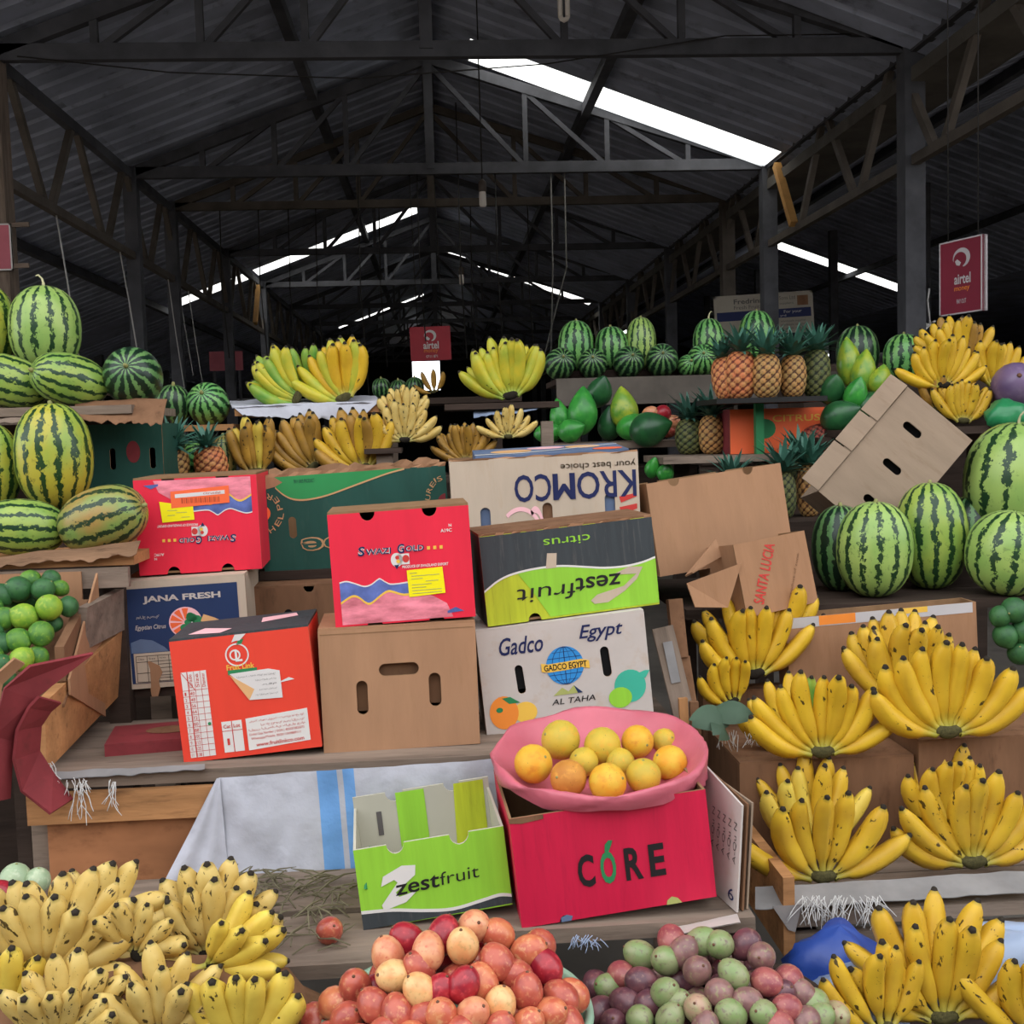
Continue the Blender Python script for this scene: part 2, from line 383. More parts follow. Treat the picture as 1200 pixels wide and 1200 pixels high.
def text_mesh(s, bold=0.0, shear=0.0):
    k = (s, bold, shear)
    if k not in _txt:
        cu = bpy.data.curves.new('t', 'FONT'); cu.body = s; cu.offset = bold; cu.shear = shear; cu.extrude = 0.0; cu.resolution_u = 3
        o = bpy.data.objects.new('t', cu); me = bpy.data.meshes.new_from_object(o)
        vs = [tuple(v.co) for v in me.vertices]; fs = [tuple(p.vertices) for p in me.polygons]
        bpy.data.objects.remove(o); bpy.data.curves.remove(cu); bpy.data.meshes.remove(me)
        x0 = min(v[0] for v in vs); x1 = max(v[0] for v in vs); y0 = min(v[1] for v in vs); y1 = max(v[1] for v in vs)
        _txt[k] = ([((v[0] - x0) / (x1 - x0) - .5, (v[1] - y0) / max(1e-6, y1 - y0) - .5) for v in vs], fs)
    return _txt[k]
def smooth(pts, n=4):
    """rounded curve through the points"""
    out = []
    for i in range(len(pts) - 1):
        p = [Vector(pts[max(0, min(len(pts) - 1, i + k))]) for k in (-1, 0, 1, 2)]
        for j in range(n):
            t = j / n
            out.append(tuple(.5 * (2 * p[1] + (p[2] - p[0]) * t + (2 * p[0] - 5 * p[1] + 4 * p[2] - p[3]) * t * t + (3 * p[1] - p[0] - 3 * p[2] + p[3]) * t ** 3)))
    return out + [tuple(pts[-1])]
class Face:
    """prints on a flat face: u to the right, v downwards, both 0..1 of the face"""
    def __init__(s, parent, w, h, y=0.0, z0=0.0, M=None):
        s.p, s.w, s.h, s.y, s.z0, s.M = parent, w, h, y, z0, M
    def xz(s, u, v): return (-s.w / 2 + u * s.w, s.z0 + s.h * (1 - v))
    def _put(s, name, vs, fs, mt, parent=None):
        if s.M: vs = [s.M @ Vector(v) for v in vs]
        return obj(name, vs, fs, mt, parent or s.p)
    def poly(s, name, pts, mt, layer=1, holes=()):
        vs, fs = plate_data([s.xz(*p) for p in pts], [[s.xz(*q) for q in h] for h in holes], 0.0004)
        vs = [(x, y + s.y - 0.0004 - 0.0004 * layer, z) for x, y, z in vs]
        return s._put(name, vs, fs, mt)
    def rect(s, name, u0, v0, u1, v1, mt, layer=1): return s.poly(name, [(u0, v1), (u1, v1), (u1, v0), (u0, v0)], mt, layer)
    def ell(s, name, cu, cv, ru, rv, mt, layer=1, n=28, a0=0, a1=360, inner=0.0):
        full = abs(a1 - a0) >= 360
        st = [rad(a0 + (a1 - a0) * k / n) for k in range(n if full else n + 1)]
        o = [(cu + ru * math.cos(a), cv - rv * math.sin(a)) for a in st]
        i_ = [(cu + ru * inner * math.cos(a), cv - rv * inner * math.sin(a)) for a in st]
        if inner and full: return s.poly(name, o, mt, layer, [i_])
        if inner: return s.poly(name, o + i_[::-1], mt, layer)
        return s.poly(name, o if full else o + [(cu, cv)], mt, layer)
    def text(s, txt, u0, v0, u1, v1, mt, layer=2, flip=False, bold=0.0, shear=0.0, ang=0.0, name='lettering'):
        vs, fs = text_mesh(txt, bold, shear); cx, cz = s.xz((u0 + u1) / 2, (v0 + v1) / 2)
        w, h = abs(u1 - u0) * s.w, abs(v1 - v0) * s.h; a = rad(ang) + (math.pi if flip else 0); ca, sa = math.cos(a), math.sin(a)
        out = []
        for x, y in vs:
            x, y = x * w, y * h; out.append((cx + x * ca - y * sa, s.y - 0.0005 - 0.0004 * layer, cz + x * sa + y * ca))
        return s._put(name, out, fs, mt)
    def lines(s, name, rects, mt, layer=2):
        vs = []; fs = []
        for (u0, v0, u1, v1) in rects:
            (x0, z1), (x1, z0) = s.xz(u0, v0), s.xz(u1, v1); b = len(vs); y = s.y - 0.0005 - 0.0004 * layer
            vs += [(x0, y, z0), (x1, y, z0), (x1, y, z1), (x0, y, z1)]; fs.append((b, b + 1, b + 2, b + 3))
        return s._put(name, vs, fs, mt)

# ================================================================== THE HALL
ZR, SLOPE = 5.45, 0.365            # ridge height and roof pitch
XL, XR = -2.99, 3.48               # eave lines of the nave
RFRONT, RBACK = 2.6, 42.0
ground = obj('floor', [(-40, -30, 0), (40, -30, 0), (40, 60, 0), (-40, 60, 0)], [(0, 1, 2, 3)], M['earth'])
tag(ground, 'trodden earth floor of the market hall', kind='structure')

def sheet_mesh(name, x0, x1, pitch, n, mt, zr, xr, sgn):
    """a ribbed roof sheet of n ribs, sloping down from x0 to x1"""
    prof = []
    for k in range(n):
        b = k * pitch
        prof += [(b, 0), (b + pitch * .70, 0), (b + pitch * .78, .035), (b + pitch * .92, .035)]
    prof.append((n * pitch, 0))
    vs = []; fs = []
    for y, dz in prof:
        for x in (x0, x1): vs.append((x, y, zr - abs(x - xr) * SLOPE + dz))
    for i in range(len(prof) - 1): fs.append((2 * i, 2 * i + 1, 2 * i + 3, 2 * i + 2))
    return mesh(name, vs, fs, mt)
SW, PITCH_R = 1.14, 0.285
def roof(name, spans, zr, xr, lights, label):
    root = empty(name, (0, 0, 0), None, label, kind='structure')
    for (x0, x1) in spans:
        me = sheet_mesh('roof_sheet', x0, x1, PITCH_R, 4, M['tin'], zr, xr, 1)
        ms = sheet_mesh('skylight_sheet', x0, x1, PITCH_R, 4, M['skylight'], zr, xr, 1)
        y = RFRONT; i = 0
        while y < RBACK:
            lit = any(abs(y + SW / 2 - L) < SW * .5 and x0 <= lx1 and x1 >= lx0 for (L, lx0, lx1) in lights)
            if lit:
                for (L, lx0, lx1) in lights:
                    if abs(y + SW / 2 - L) < SW * .5:
                        # a strip of clear sheet narrower than a tin sheet, tin on either side
                        wst = SKW.get(L, .6); o = (SW - wst) / 2
                        for (a, b, mt, nm) in ((0, o, M['tin'], 'roof_sheet'), (o, o + wst, M['skylight'], 'skylight_sheet'), (o + wst, SW, M['tin'], 'roof_sheet')):
                            xa, xb = max(x0, lx0), min(x1, lx1)
                            if nm == 'roof_sheet': xa, xb = x0, x1
                            vs = [(xa, a, zr - abs(xa - xr) * SLOPE), (xb, a, zr - abs(xb - xr) * SLOPE), (xb, b, zr - abs(xb - xr) * SLOPE), (xa, b, zr - abs(xa - xr) * SLOPE)]
                            obj(nm, vs, [(0, 1, 2, 3)], mt, root, loc=(0, y, 0))
                            if nm == 'skylight_sheet':
                                for (ga, gb) in ((x0, xa), (xb, x1)):
                                    if gb - ga > 0.62 or (gb - ga > .02 and not (x0, x1) in GAPS):
                                        vs = [(ga, a, zr - abs(ga - xr) * SLOPE), (gb, a, zr - abs(gb - xr) * SLOPE), (gb, b, zr - abs(gb - xr) * SLOPE), (ga, b, zr - abs(ga - xr) * SLOPE)]
                                        obj('roof_sheet', vs, [(0, 1, 2, 3)], M['tin'], root, loc=(0, y, 0))
                        break
            else:
                link('roof_sheet', me, root, loc=(0, y, 0))
            y += SW; i += 1
    return root
SKW = {10.95: .62, 19.2: .6, 23.6: .6, 31.0: .6}
GAPS = []
def snap(L): return RFRONT + SW * math.floor((L - RFRONT) / SW) + SW / 2
SK = {k: snap(k) for k in SKW}; SKW = {SK[k]: v for k, v in SKW.items()}
roof('ceiling', [(0, XR + .25), (XL, 0)], ZR, 0.0,
     [(SK[10.95], 0.42, 3.42), (SK[23.6], 0.05, 3.3), (SK[19.2], -3.05, -0.25), (SK[31.0], -2.6, -.3)], 'sooty ribbed tin roof over the central nave')
roof('ceiling', [(-6.4, XL)], ZR, 0.0, [(SK[19.2], -4.4, -3.05)], 'ribbed tin roof sloping low over the aisle beside the melon stall')
roof('ceiling', [(3.9, 7.2), (7.2, 10.6)], ZR, 7.2, [(SK[23.6], 7.2, 10.3)], 'dark tin roof of the neighbouring nave behind the red hanging sign')
ridge = bar('trim_1', (0, RFRONT, ZR - .06), (0, RBACK, ZR - .06), .12, .14, M['beam']); tag(ridge, 'ridge beam under the tin roof', kind='structure')
n_tr = 2
for (x, w) in ((-1.15, .09), (1.6, .09), (5.4, .08), (9.0, .08), (-4.5, .09)):
    z = ZR - (abs(x) if x < 3.6 else abs(x - 7.2)) * SLOPE - .06
    p = bar('trim_%d' % n_tr, (x, RFRONT, z), (x, RBACK, z), w, .1, M['beam']); n_tr += 1
    tag(p, 'long purlin under the tin roof', kind='structure', group='roof purlins')
g1 = bar('trim_%d' % n_tr, (3.68, RFRONT, 4.02), (3.68, RBACK, 4.02), .46, .10, M['gutter']); tag(g1, 'grey valley gutter between two tin roofs', kind='structure'); n_tr += 1
g2 = bar('trim_%d' % n_tr, (3.93, RFRONT, 4.15), (3.93, RBACK, 4.15), .05, .34, M['gutter']); tag(g2, 'upright side of the grey valley gutter', kind='structure'); n_tr += 1

TY = [8.0, 11.5, 13.15, 16.4, 19.8, 23.2, 26.6, 30.0, 33.4, 36.8, 40.2]
ZB = 4.24                          # underside chord of the roof trusses
def truss(Y, i):
    t = empty('roof_truss', (0, Y, ZB), None, ('nearest ' if i == 0 else '') + 'dark timber roof truss spanning the nave, number %d from the front' % (i + 1) if False else
              ['wide dark roof truss nearest the camera', 'second dark roof truss at the low end of the bright skylight', 'third roof truss just behind the hanging lamp'][i] if i < 3 else 'small dark roof truss deep in the hall',
              'roof truss', 'roof trusses', 'structure')
    mt = M['beam'] if i != 2 else M['beamwarm']
    w = .1 if i < 2 else .08
    bar('bottom_chord', (XL, 0, 0), (XR, 0, 0), .07, w * 1.1, mt, t)
    zt = ZR - ZB - .12
    bar('rafter', (XL, 0, .0), (0, 0, zt), .07, w, mt, t); bar('rafter', (XR, 0, .0), (0, 0, zt), .07, w, mt, t)
    bar('king_post', (0, 0, 0), (0, 0, zt), .09, .09, mt, t, (0, 1, 0))
    for s, X in ((-1, XL), (1, XR)):
        for k in (.28, .52, .76):
            zz = zt * (1 - k)
            bar('strut', (X * k, 0, 0), (X * k, 0, zz), .05, .05, mt, t, (0, 1, 0))
        for a, b in ((.28, .0), (.52, .28), (.76, .52)):
            bar('web_brace', (X * a, 0, .0), (X * b, 0, zt * (1 - b) * .96), .045, .045, mt, t, (0, 1, 0))
for i, Y in enumerate(TY): truss(Y, i)
# posts and eave trusses along both sides of the nave
def post(x, Y, w, mt, label, z1=4.3, grp='roof posts'):
    p = bar('roof_post', (x, Y, 0), (x, Y, z1), w, w, mt, None, (0, 1, 0)); tag(p, label, 'post', grp, 'structure')
for i, Y in enumerate(TY):
    lbl = ['front roof post', 'second roof post', 'third roof post'][i] if i < 3 else 'dark roof post deep in the hall'
    post(XL, Y, .17 if i == 0 else .13, M['woodgrey'] if i == 0 else M['beam'], lbl + (' above the tall upright watermelon' if i == 0 else ' on the melon stall side' if i < 3 else ''))
    post(XR, Y, .15, M['beamwarm'] if i == 2 else M['beam'], lbl + (' beside the big red hanging sign' if i == 0 else ' on the pineapple side' if i < 3 else ''))
for x in (7.6, -6.2):
    for Y in (13.0, 17.0, 21.0, 26.0, 31.0): post(x, Y, .14, M['beam'], 'dark post of the neighbouring aisle', 3.2 if x < 0 else 5.2, 'aisle posts')
for X, nm in ((XL, 'melon stall side'), (XR, 'pineapple side')):
    t = empty('eave_truss', (X, 0, 0), None, 'long zigzag timber truss under the eave on the %s' % nm, 'roof truss', 'eave trusses', 'structure')
    zu, zl = 4.22, 3.42
    bar('top_chord', (0, 4.4, zu), (0, RBACK, zu), .07, .09, M['beam'], t)
    bar('bottom_chord', (0, 4.4, zl), (0, RBACK, zl), .06, .07, M['beamwarm'], t)
    y = 4.6; k = 0
    while y < 34:
        mt = M['beamwarm']
        bar('web_brace', (0, y, zl), (0, y + .62, zu), .05, .06, mt, t); bar('web_brace', (0, y + .74, zu), (0, y + 1.36, zl), .05, .06, mt, t)
        y += 1.5; k += 1
    sY = SK[10.95] if X > 0 else SK[19.2]
    bar('web_brace', (-.05 if X > 0 else .05, sY - .62, 3.45), (-.05 if X > 0 else .05, sY - .12, 4.12), .07, .07, M['beamsunlit'], t)  # brace by the skylight, painted yellow as if the sun struck it
# walls
def wall(name, hole_px, Y, x0, x1, z1, label):
    hs = [(at(a, d, Y).x, at(c, b, Y).x, at(a, d, Y).z, at(c, b, Y).z) for (a, b, c, d) in hole_px]
    xs = sorted({x0, x1} | {h[0] for h in hs} | {h[1] for h in hs}); zs = sorted({0.0, z1} | {h[2] for h in hs} | {h[3] for h in hs}); vs = []; fs = []
    for i in range(len(xs) - 1):
        for k in range(len(zs) - 1):
            cx, cz = (xs[i] + xs[i + 1]) / 2, (zs[k] + zs[k + 1]) / 2
            if any(h[0] < cx < h[1] and h[2] < cz < h[3] for h in hs): continue
            for y in (0, .1):
                b = len(vs); vs += [(xs[i], y, zs[k]), (xs[i + 1], y, zs[k]), (xs[i + 1], y, zs[k + 1]), (xs[i], y, zs[k + 1])]; fs.append((b, b + 1, b + 2, b + 3))
    o = obj(name, vs, fs, M['wallm'], None, loc=(0, Y, 0)); tag(o, label, kind='structure')
cells = []
random.seed(3)
def lattice(px0, py0, px1, py1, nx, ny, fill=.72):
    for i in range(nx):
        for j in range(ny):
            if random.random() < .18: continue
            a = px0 + (px1 - px0) * i / nx; b = py0 + (py1 - py0) * j / ny
            cells.append((a, b, a + (px1 - px0) / nx * fill, b + (py1 - py0) / ny * fill))
lattice(967, 384, 983, 430, 2, 5); lattice(901, 398, 915, 422, 2, 3, .6); lattice(730, 378, 748, 402, 2, 3, .6)
lattice(188, 404, 210, 448, 2, 6, .7); lattice(80, 380, 122, 392, 4, 1, .6); lattice(1120, 340, 1200, 358, 8, 2, .4)
wall('wall_back', [(484, 419, 515, 458)] + cells, RBACK + .2, -16, 23, 5.9, 'dark end wall of the hall with a bright doorway')
for nm, x in (('wall_left', -14.0), ('wall_right', 21.5)):
    o = box(nm, x - .1, x + .1, 11.0 if x < 0 else 5.5, RBACK + .2, 0, 5.2, M['wallm']); tag(o, 'dark side wall of the hall ' + ('beyond the melon stall' if x < 0 else 'beyond the red hanging sign'), kind='structure')
for (x0, x1) in ((-14, -6.4), (10.6, 21.5)):
    z = 3.1 if x0 < 0 else 4.2
    o = box('ceiling', x0, x1, 10.5 if x0 < 0 else RFRONT, RBACK, z, z + .04, M['tin']); tag(o, 'low tin roof of the outer aisle' + (' on the melon stall side' if x0 < 0 else ' beyond the neighbouring nave'), kind='structure')

o = box('added_shade_wall', -30, 30, -9.3, -9.0, 0, 4.6, M['wallm']); tag(o, 'unseen dark market row front added behind the camera to block low light', kind='structure')  # unseen wall, added to cut low sky light and dim the back rows
# ------------------------------------------------------------------ signs and lamps
def sign(px0, py0, px1, py1, Y, mt, label, rotz=0.0, t=.02, edge=M['lightgrey'], roll=0.0, ends=None):
    c = at((px0 + px1) / 2, (py0 + py1) / 2, Y); w, h = m(px1 - px0, Y) / max(.3, math.cos(rotz)), m(py1 - py0, Y)
    if ends:
        a, b = at(px0, (py0 + py1) / 2, ends[0]), at(px1, (py0 + py1) / 2, ends[1]); w = math.hypot(b.x - a.x, b.y - a.y); rotz = math.atan2(b.y - a.y, b.x - a.x); c = (a + b) / 2
    q = Quaternion((0, 0, 1), rotz) @ Quaternion((0, 1, 0), roll)
    root = empty('hanging_sign', c, q, label, 'sign')
    sb_ = plate('sign_board', [(-w / 2, -h / 2), (w / 2, -h / 2), (w / 2, h / 2), (-w / 2, h / 2)], mt, root, (), t)
    k = .012 * w / .5
    for a, b, cc, d in ((-w / 2, -h / 2, w / 2, -h / 2 + k), (-w / 2, h / 2 - k, w / 2, h / 2), (-w / 2, -h / 2, -w / 2 + k, h / 2), (w / 2 - k, -h / 2, w / 2, h / 2)):
        plate('sign_edge', [(a, b), (cc, b), (cc, d), (a, d)], edge, root, (), t + .004, loc=(0, -.002, 0))
    return root, Face(sb_, w, h, 0, -h / 2), w, h, c
def swoosh(F, cu, cv, ru, rv, mt):
    n = 22; o = []; i_ = []
    for k in range(n + 1):
        a = rad(-75 + 275 * k / n); th = .10 + .32 * math.sin(math.pi * k / n)
        o.append((cu + ru * math.cos(a), cv - rv * math.sin(a))); i_.append((cu + ru * (1 - th) * math.cos(a) - ru * .1, cv - rv * (1 - th) * math.sin(a)))
    F.poly('logo_swirl', o + i_[::-1], mt, 2)
    F.poly('logo_swirl', [(cu - ru * .75, cv + rv * .30), (cu - ru * .5, cv + rv * .1), (cu - ru * .05, cv + rv * .5), (cu - ru * .25, cv + rv * .8), (cu - ru * .6, cv + rv * .7)], mt, 2)
r_, F, w, h, c = sign(481, 383, 528, 422, 11.5, M['signred'], 'small red hanging sign with white swirl over the bright doorway', 0, .02, M['signred'], rad(-1))
swoosh(F, .5, .27, .15, .17, M['white']); F.text('airtel', .32, .44, .70, .66, M['white'], bold=.02)
F.text('money', .33, .68, .68, .80, M['orangeprint'], shear=.1); F.text('0711 871', .38, .84, .66, .92, M['white'])
for u in (.2, .8): cord('hanging_wire', [(-w / 2 + u * w, .01, h / 2), (-w / 2 + u * w, .01, ZB - c.z)], .005, M['wire'], r_)
r_, F, w, h, c = sign(1101, 280, 1151, 368, 5.2, M['signdull'], 'dull red hanging sign turned sideways above the ripe bananas by the post', 0, .03, ends=(5.33, 5.07))
swoosh(F, .53, .25, .2, .13, M['lightgrey']); F.text('airtel', .36, .46, .74, .60, M['lightgrey'], bold=.02)
F.text('money', .36, .64, .72, .71, M['orangeprint'], shear=.1); F.text('PAY OUT', .42, .80, .64, .86, M['lightgrey'])
for u in (.15, .85): cord('hanging_wire', [(-w / 2 + u * w, .015, h / 2), (-w / 2 + u * w, .015, ZR - .02 - SLOPE * abs(c.x) - c.z)], .003, M['wire'], r_)
r_, F, w, h, c = sign(-60, 264, 11, 316, 7.88, M['signpink'], 'faded pink sign fixed to the front roof post', 0, .02, M['white'])
for (ya, yb) in ((266, 263), (314, 311)):
    a, b = at(-50, ya, 7.905) - c, at(34, yb, 7.905) - c; bar('bracket', a, b, .02, .03, M['woodgrey'], r_)
r_, F, w, h, c = sign(246, 412, 284, 434, 18.0, M['signpink'], 'small faded pink board deep in the aisle beyond the melons', 0, .02, M['signpink'])
for u in (-.2, .2): bar('sign_leg', (u, .03, h / 2), (u, .03, -c.z), .04, .04, M['beam'], r_, (0, 1, 0))
r_, F, w, h, c = sign(836, 344, 955, 392, 13.04, M['signwhite'], 'long dusty white notice board behind the roof posts', 0, .03, M['signwhite'], rad(-2.5))
F.rect('printed_band', 0, .40, 1, .62, M['navyink'], 1)
F.text('Fredrina &', .2, .1, .58, .22, M['ink'], bold=.02); F.text('Sons Ltd', .66, .09, .82, .18, M['ink'])
F.text('Fresh Fruits and', .2, .26, .58, .35, M['ink']); F.text('suppliers', .66, .24, .8, .31, M['ink'])
F.text('For your', .70, .44, .88, .53, M['lightgrey']); F.text('yrd', .66, .54, .72, .61, M['lightgrey'])
for v in (.68, .77, .86): F.text('wholesale supplier', .66, v, .92, v + .06, M['ink'])
F.rect('printed_picture', .84, .1, .95, .34, M['carddk'], 1)
def lamp(px, py0, py1, Y, label, ztop):
    a, b = at(px, py0, Y), at(px, py1, Y); L = (a - b).length
    root = empty('hanging_lamp', (b.x, b.y, b.z), None, label, 'lamp')
    rr = L * .13
    vs, fs = lathe_data([(0, 0), (rr * .8, L * .02), (rr, L * .10), (rr, L * .45), (rr * .9, L * .55)], 10); obj('glass_bulb', vs, fs, M['glass'], root, True)
    vs, fs = lathe_data([(rr * .9, L * .55), (rr * 1.15, L * .58), (rr * 1.1, L * .9), (rr * .3, L)], 10); obj('socket', vs, fs, M['socket'], root, True)
    cord('flex', [(0, 0, L), (0, 0, ztop - b.z)], .006, M['wire'], root)
lamp(566, 210, 243, 9.6, 'hanging lamp on a long flex below the second roof beam', 5.35)
lamp(541, 312, 334, 13.0, 'small pale hanging lamp deep under the ridge', 5.35)
a = at(661, 20, 7.6)
root = empty('energy_saving_lamp', a, None, 'folded-tube lamp hanging at the top of the photo', 'lamp')
for dx in (-.025, .025): cord('glass_tube', [(dx, 0, .0), (dx, 0, .17)], .017, M['glass'], root, 8)
cord('glass_tube', [(-.025, 0, .005), (-.018, 0, -.012), (0, 0, -.02), (.018, 0, -.012), (.025, 0, .005)], .017, M['glass'], root, 8)
cord('socket', [(0, 0, .17), (0, 0, .27)], .04, M['socket'], root, 10); cord('flex', [(0, 0, .27), (0, 0, 5.1 - a.z)], .006, M['wire'], root)
# strings hanging from the roof
def string(px, py, X, Y, z1, mt, label, r=.006, dx=.03):
    """a string from a roof timber at (X, Y, z1) down to the photo height py"""
    b = at(px, py, Y); a = Vector((X, Y, z1)); p = (a + b) / 2 + Vector((.01, 0, 0))
    o = cord('hanging_string', [a, p, Vector((a.x + dx, Y, b.z))], r, mt); tag(o, label, 'string', 'strings hanging from the roof')
def eaveY(px): return XL * FPX / (px - 515)
for i, (px, py, mt, r) in enumerate(((93, 432, M['string'], .007), (161, 420, M['string'], .007), (213, 455, M['string'], .006), (224, 440, M['string'], .006), (235, 452, M['string'], .006))):
    string(px, py, XL, eaveY(px), 3.39, mt, ['white string nearest the upright watermelon at the shelf end', 'white string tied to the eave beside the dark watermelon', 'first of three grey strings over the small round melon', 'middle of three grey strings over the small round melon', 'last of three grey strings, nearest the green bananas'][i], r, .12)
for px, py, Y in ((340, 430, 13.15), (372, 440, 13.15), (423, 470, 11.5), (446, 430, 13.15), (492, 400, 11.5), (540, 420, 11.5), (553, 430, 13.15), (583, 410, 11.5), (305, 420, 13.15), (260, 420, 13.15), (620, 430, 13.15)):
    string(px, py, at(px, 300, Y).x, Y, ZB - .03, M['wire'], 'thin dark string hanging from a roof beam in the gloom', .007)
string(648, 420, at(648, 300, 11.5).x, 11.5, ZB - .03, M['cordgrey'], 'slack grey cord beside the upright melons', .008, -.05)
string(664, 425, at(664, 300, 11.5).x, 11.5, ZB - .03, M['cordgrey'], 'second slack grey cord swinging behind the green banana hand', .008, -.28)
a, b = at(20, 66, 7.9), at(930, 22, 7.9)
o = cord('electric_wire', [a, at(200, 85, 7.9), at(420, 92, 7.9), at(640, 75, 7.9), at(850, 42, 7.95), at(1000, 40, 8.0)], .005, M['wire']); tag(o, 'sagging wire strung across under the nearest roof truss', 'wire')

# ================================================================== STALLS
def stall(name, loc, label): return empty(name, loc, None, label, 'stall')
def board(root, x0, x1, y0, y1, z0, z1, mt, name='plank'):
    o = root.location; return box(name, x0 - o.x, x1 - o.x, y0 - o.y, y1 - o.y, z0 - o.z, z1 - o.z, mt, root)
Z_MAIN, Z_FRONT, Z_R, Z_LL, Z_LU, Z_TOPBOX = .872, .655, .581, 1.29, 1.655, 1.195
ms = stall('wooden_stall', (-.2, 2.5, 0), 'wooden stall under the stacked fruit cartons, with plank front')
board(ms, -.86, .52, 2.30, 2.50, .845, Z_MAIN, M['woodgrey']); board(ms, -.86, .52, 2.505, 2.74, .845, Z_MAIN, M['woodgrey'])
board(ms, -.87, -.36, 2.285, 2.305, .775, .838, M['wood']); board(ms, -.355, .08, 2.29, 2.31, .785, .84, M['wood2'])
board(ms, -.84, -.50, 2.31, 2.325, .56, .772, M['wood2'], 'panel'); board(ms, -.497, .10, 2.312, 2.327, .56, .78, M['wood2'], 'panel')
for x in (-.85, .47): board(ms, x - .03, x + .03, 2.33, 2.39, 0, .845, M['woodgrey'], 'leg')
for x in (-.85, .47): board(ms, x - .03, x + .03, 3.30, 3.36, 0, 1.17, M['woodgrey'], 'leg')
board(ms, -.80, .05, 2.76, 3.10, .925, .95, M['wooddark']); board(ms, -.80, .05, 3.105, 3.28, .925, .95, M['wooddark'])
board(ms, -.50, .62, 3.02, 3.38, 1.17, Z_TOPBOX, M['wooddark'])
board(ms, -.80, .60, 3.39, 3.41, .10, 1.16, M['wooddark'], 'panel')
fs_ = stall('low_front_stall', (-.1, 2.0, 0), 'low plank bench carrying the crimson carton and the lime green carton')
board(fs_, -.80, -.10, 1.85, 2.05, .63, Z_FRONT, M['woodgrey']); board(fs_, -.096, .545, 1.935, 2.07, .628, Z_FRONT, M['woodgrey']); board(fs_, -.80, .545, 2.075, 2.27, .63, Z_FRONT, M['woodgrey'])
for x in (-.72, .0, .5): board(fs_, x - .03, x + .03, 1.95, 2.01, 0, .628, M['wooddark'], 'leg')
rs = stall('banana_stall', (1.1, 2.5, 0), 'stepped stall carrying the hands of ripe bananas')
board(rs, .66, 1.75, 2.10, 2.27, .553, Z_R, M['woodgrey']); board(rs, .66, 1.75, 2.275, 2.46, .553, Z_R, M['woodgrey']); board(rs, .665, 1.75, 2.105, 2.125, .50, .535, M['woodgrey'])
board(rs, .645, .668, 2.09, 2.46, .50, .66, M['wood'], 'side_board')
for x in (.72, 1.6): board(rs, x - .03, x + .03, 2.16, 2.22, 0, .5, M['wooddark'], 'leg')
board(rs, 1.35, 1.9, 3.0, 3.38, 1.08, 1.175, M['wooddark'], 'step'); board(rs, .62, 1.9, 2.80, 3.02, 1.055, 1.08, M['wooddark']); board(rs, .62, 1.9, 3.025, 3.4, 1.055, 1.08, M['wooddark'])
for x in (.66, 1.8): board(rs, x - .03, x + .03, 3.0, 3.06, 0, 1.055, M['wooddark'], 'leg')
ls = stall('melon_stall', (-1.3, 2.9, 0), 'two-tier plank stall stacked with striped watermelons')
for y0, y1 in ((2.66, 2.80), (2.805, 2.95), (2.955, 3.12)): board(ls, -1.85, -.73, y0, y1, 1.265, Z_LL, M['wood'])
board(ls, -1.85, -.74, 2.64, 2.658, 1.215, 1.262, M['woodgrey'])
for y0, y1 in ((3.04, 3.20), (3.205, 3.36), (3.365, 3.54)): board(ls, -1.95, -.82, y0, y1, 1.632, Z_LU, M['woodgrey'])
for x in (-.80, -1.8):
    board(ls, x - .025, x + .025, 2.72, 2.77, 0, 1.265, M['wooddark'], 'leg'); board(ls, x - .09, x - .04, 3.45, 3.5, 0, 1.632, M['wooddark'], 'leg')
board(ls, -1.7, -1.0, 3.30, 3.53, 1.70, 1.768, M['wooddark'], 'step'); board(ls, -1.35, -.93, 2.90, 3.10, Z_LL, 1.385, M['wooddark'], 'step')
board(ls, -1.9, -.84, 3.55, 3.57, .2, 1.62, M['wooddark'], 'panel')
_bs = 0
bs = stall('banana_back_stall', (-.3, 3.9, 0), 'dark plank stall behind the cartons holding more bananas')
Z_BB = 1.655
board(bs, -.66, -.14, 3.66, 3.82, 1.63, Z_BB, M['wood']); board(bs, -.66, -.14, 3.825, 4.0, 1.63, Z_BB, M['wood'])
board(bs, -1.02, -.665, 3.66, 3.85, 1.585, 1.605, M['wood']); board(bs, .02, .40, 3.68, 3.95, 1.63, 1.65, M['wooddark'])
board(bs, -.85, .45, 3.46, 3.64, 1.40, 1.42, M['wooddark'])
for x in (-.64, -.95, .36, -.16): board(bs, x - .02, x + .02, 3.70, 3.74, 0, 1.585, M['woodgrey'], 'leg')
for x in (-.62, .3): board(bs, x - .02, x + .02, 3.5, 3.54, 0, 1.40, M['wooddark'], 'leg')
board(bs, -.235, -.12, 3.47, 3.62, 1.497, 1.513, M['wooddark']); board(bs, -.20, -.15, 3.50, 3.58, 1.42, 1.497, M['woodgrey'], 'leg')
ps = stall('pineapple_back_stall', (1.0, 4.5, 0), 'dark tiered stall of papayas, pineapples and upright watermelons')
board(ps, .52, 2.9, 4.90, 5.35, 1.755, 1.78, M['wooddark']); board(ps, .52, 2.9, 4.87, 4.895, 1.66, 1.78, M['beamwarm']); board(ps, 1.5, 2.3, 4.5, 4.85, 1.5, 1.72, M['wooddark'], 'step'); board(ps, .55, 2.4, 5.02, 5.2, 1.78, 1.82, M['wooddark'], 'step')
board(ps, .45, 1.15, 4.35, 4.86, 1.475, 1.50, M['woodgrey']); board(ps, .80, 1.75, 3.95, 4.34, 1.42, 1.445, M['woodgrey'])
board(ps, .85, 1.75, 3.62, 3.94, 1.20, 1.225, M['wooddark']); board(ps, 1.35, 2.3, 3.9, 4.86, 1.475, 1.50, M['wooddark'])
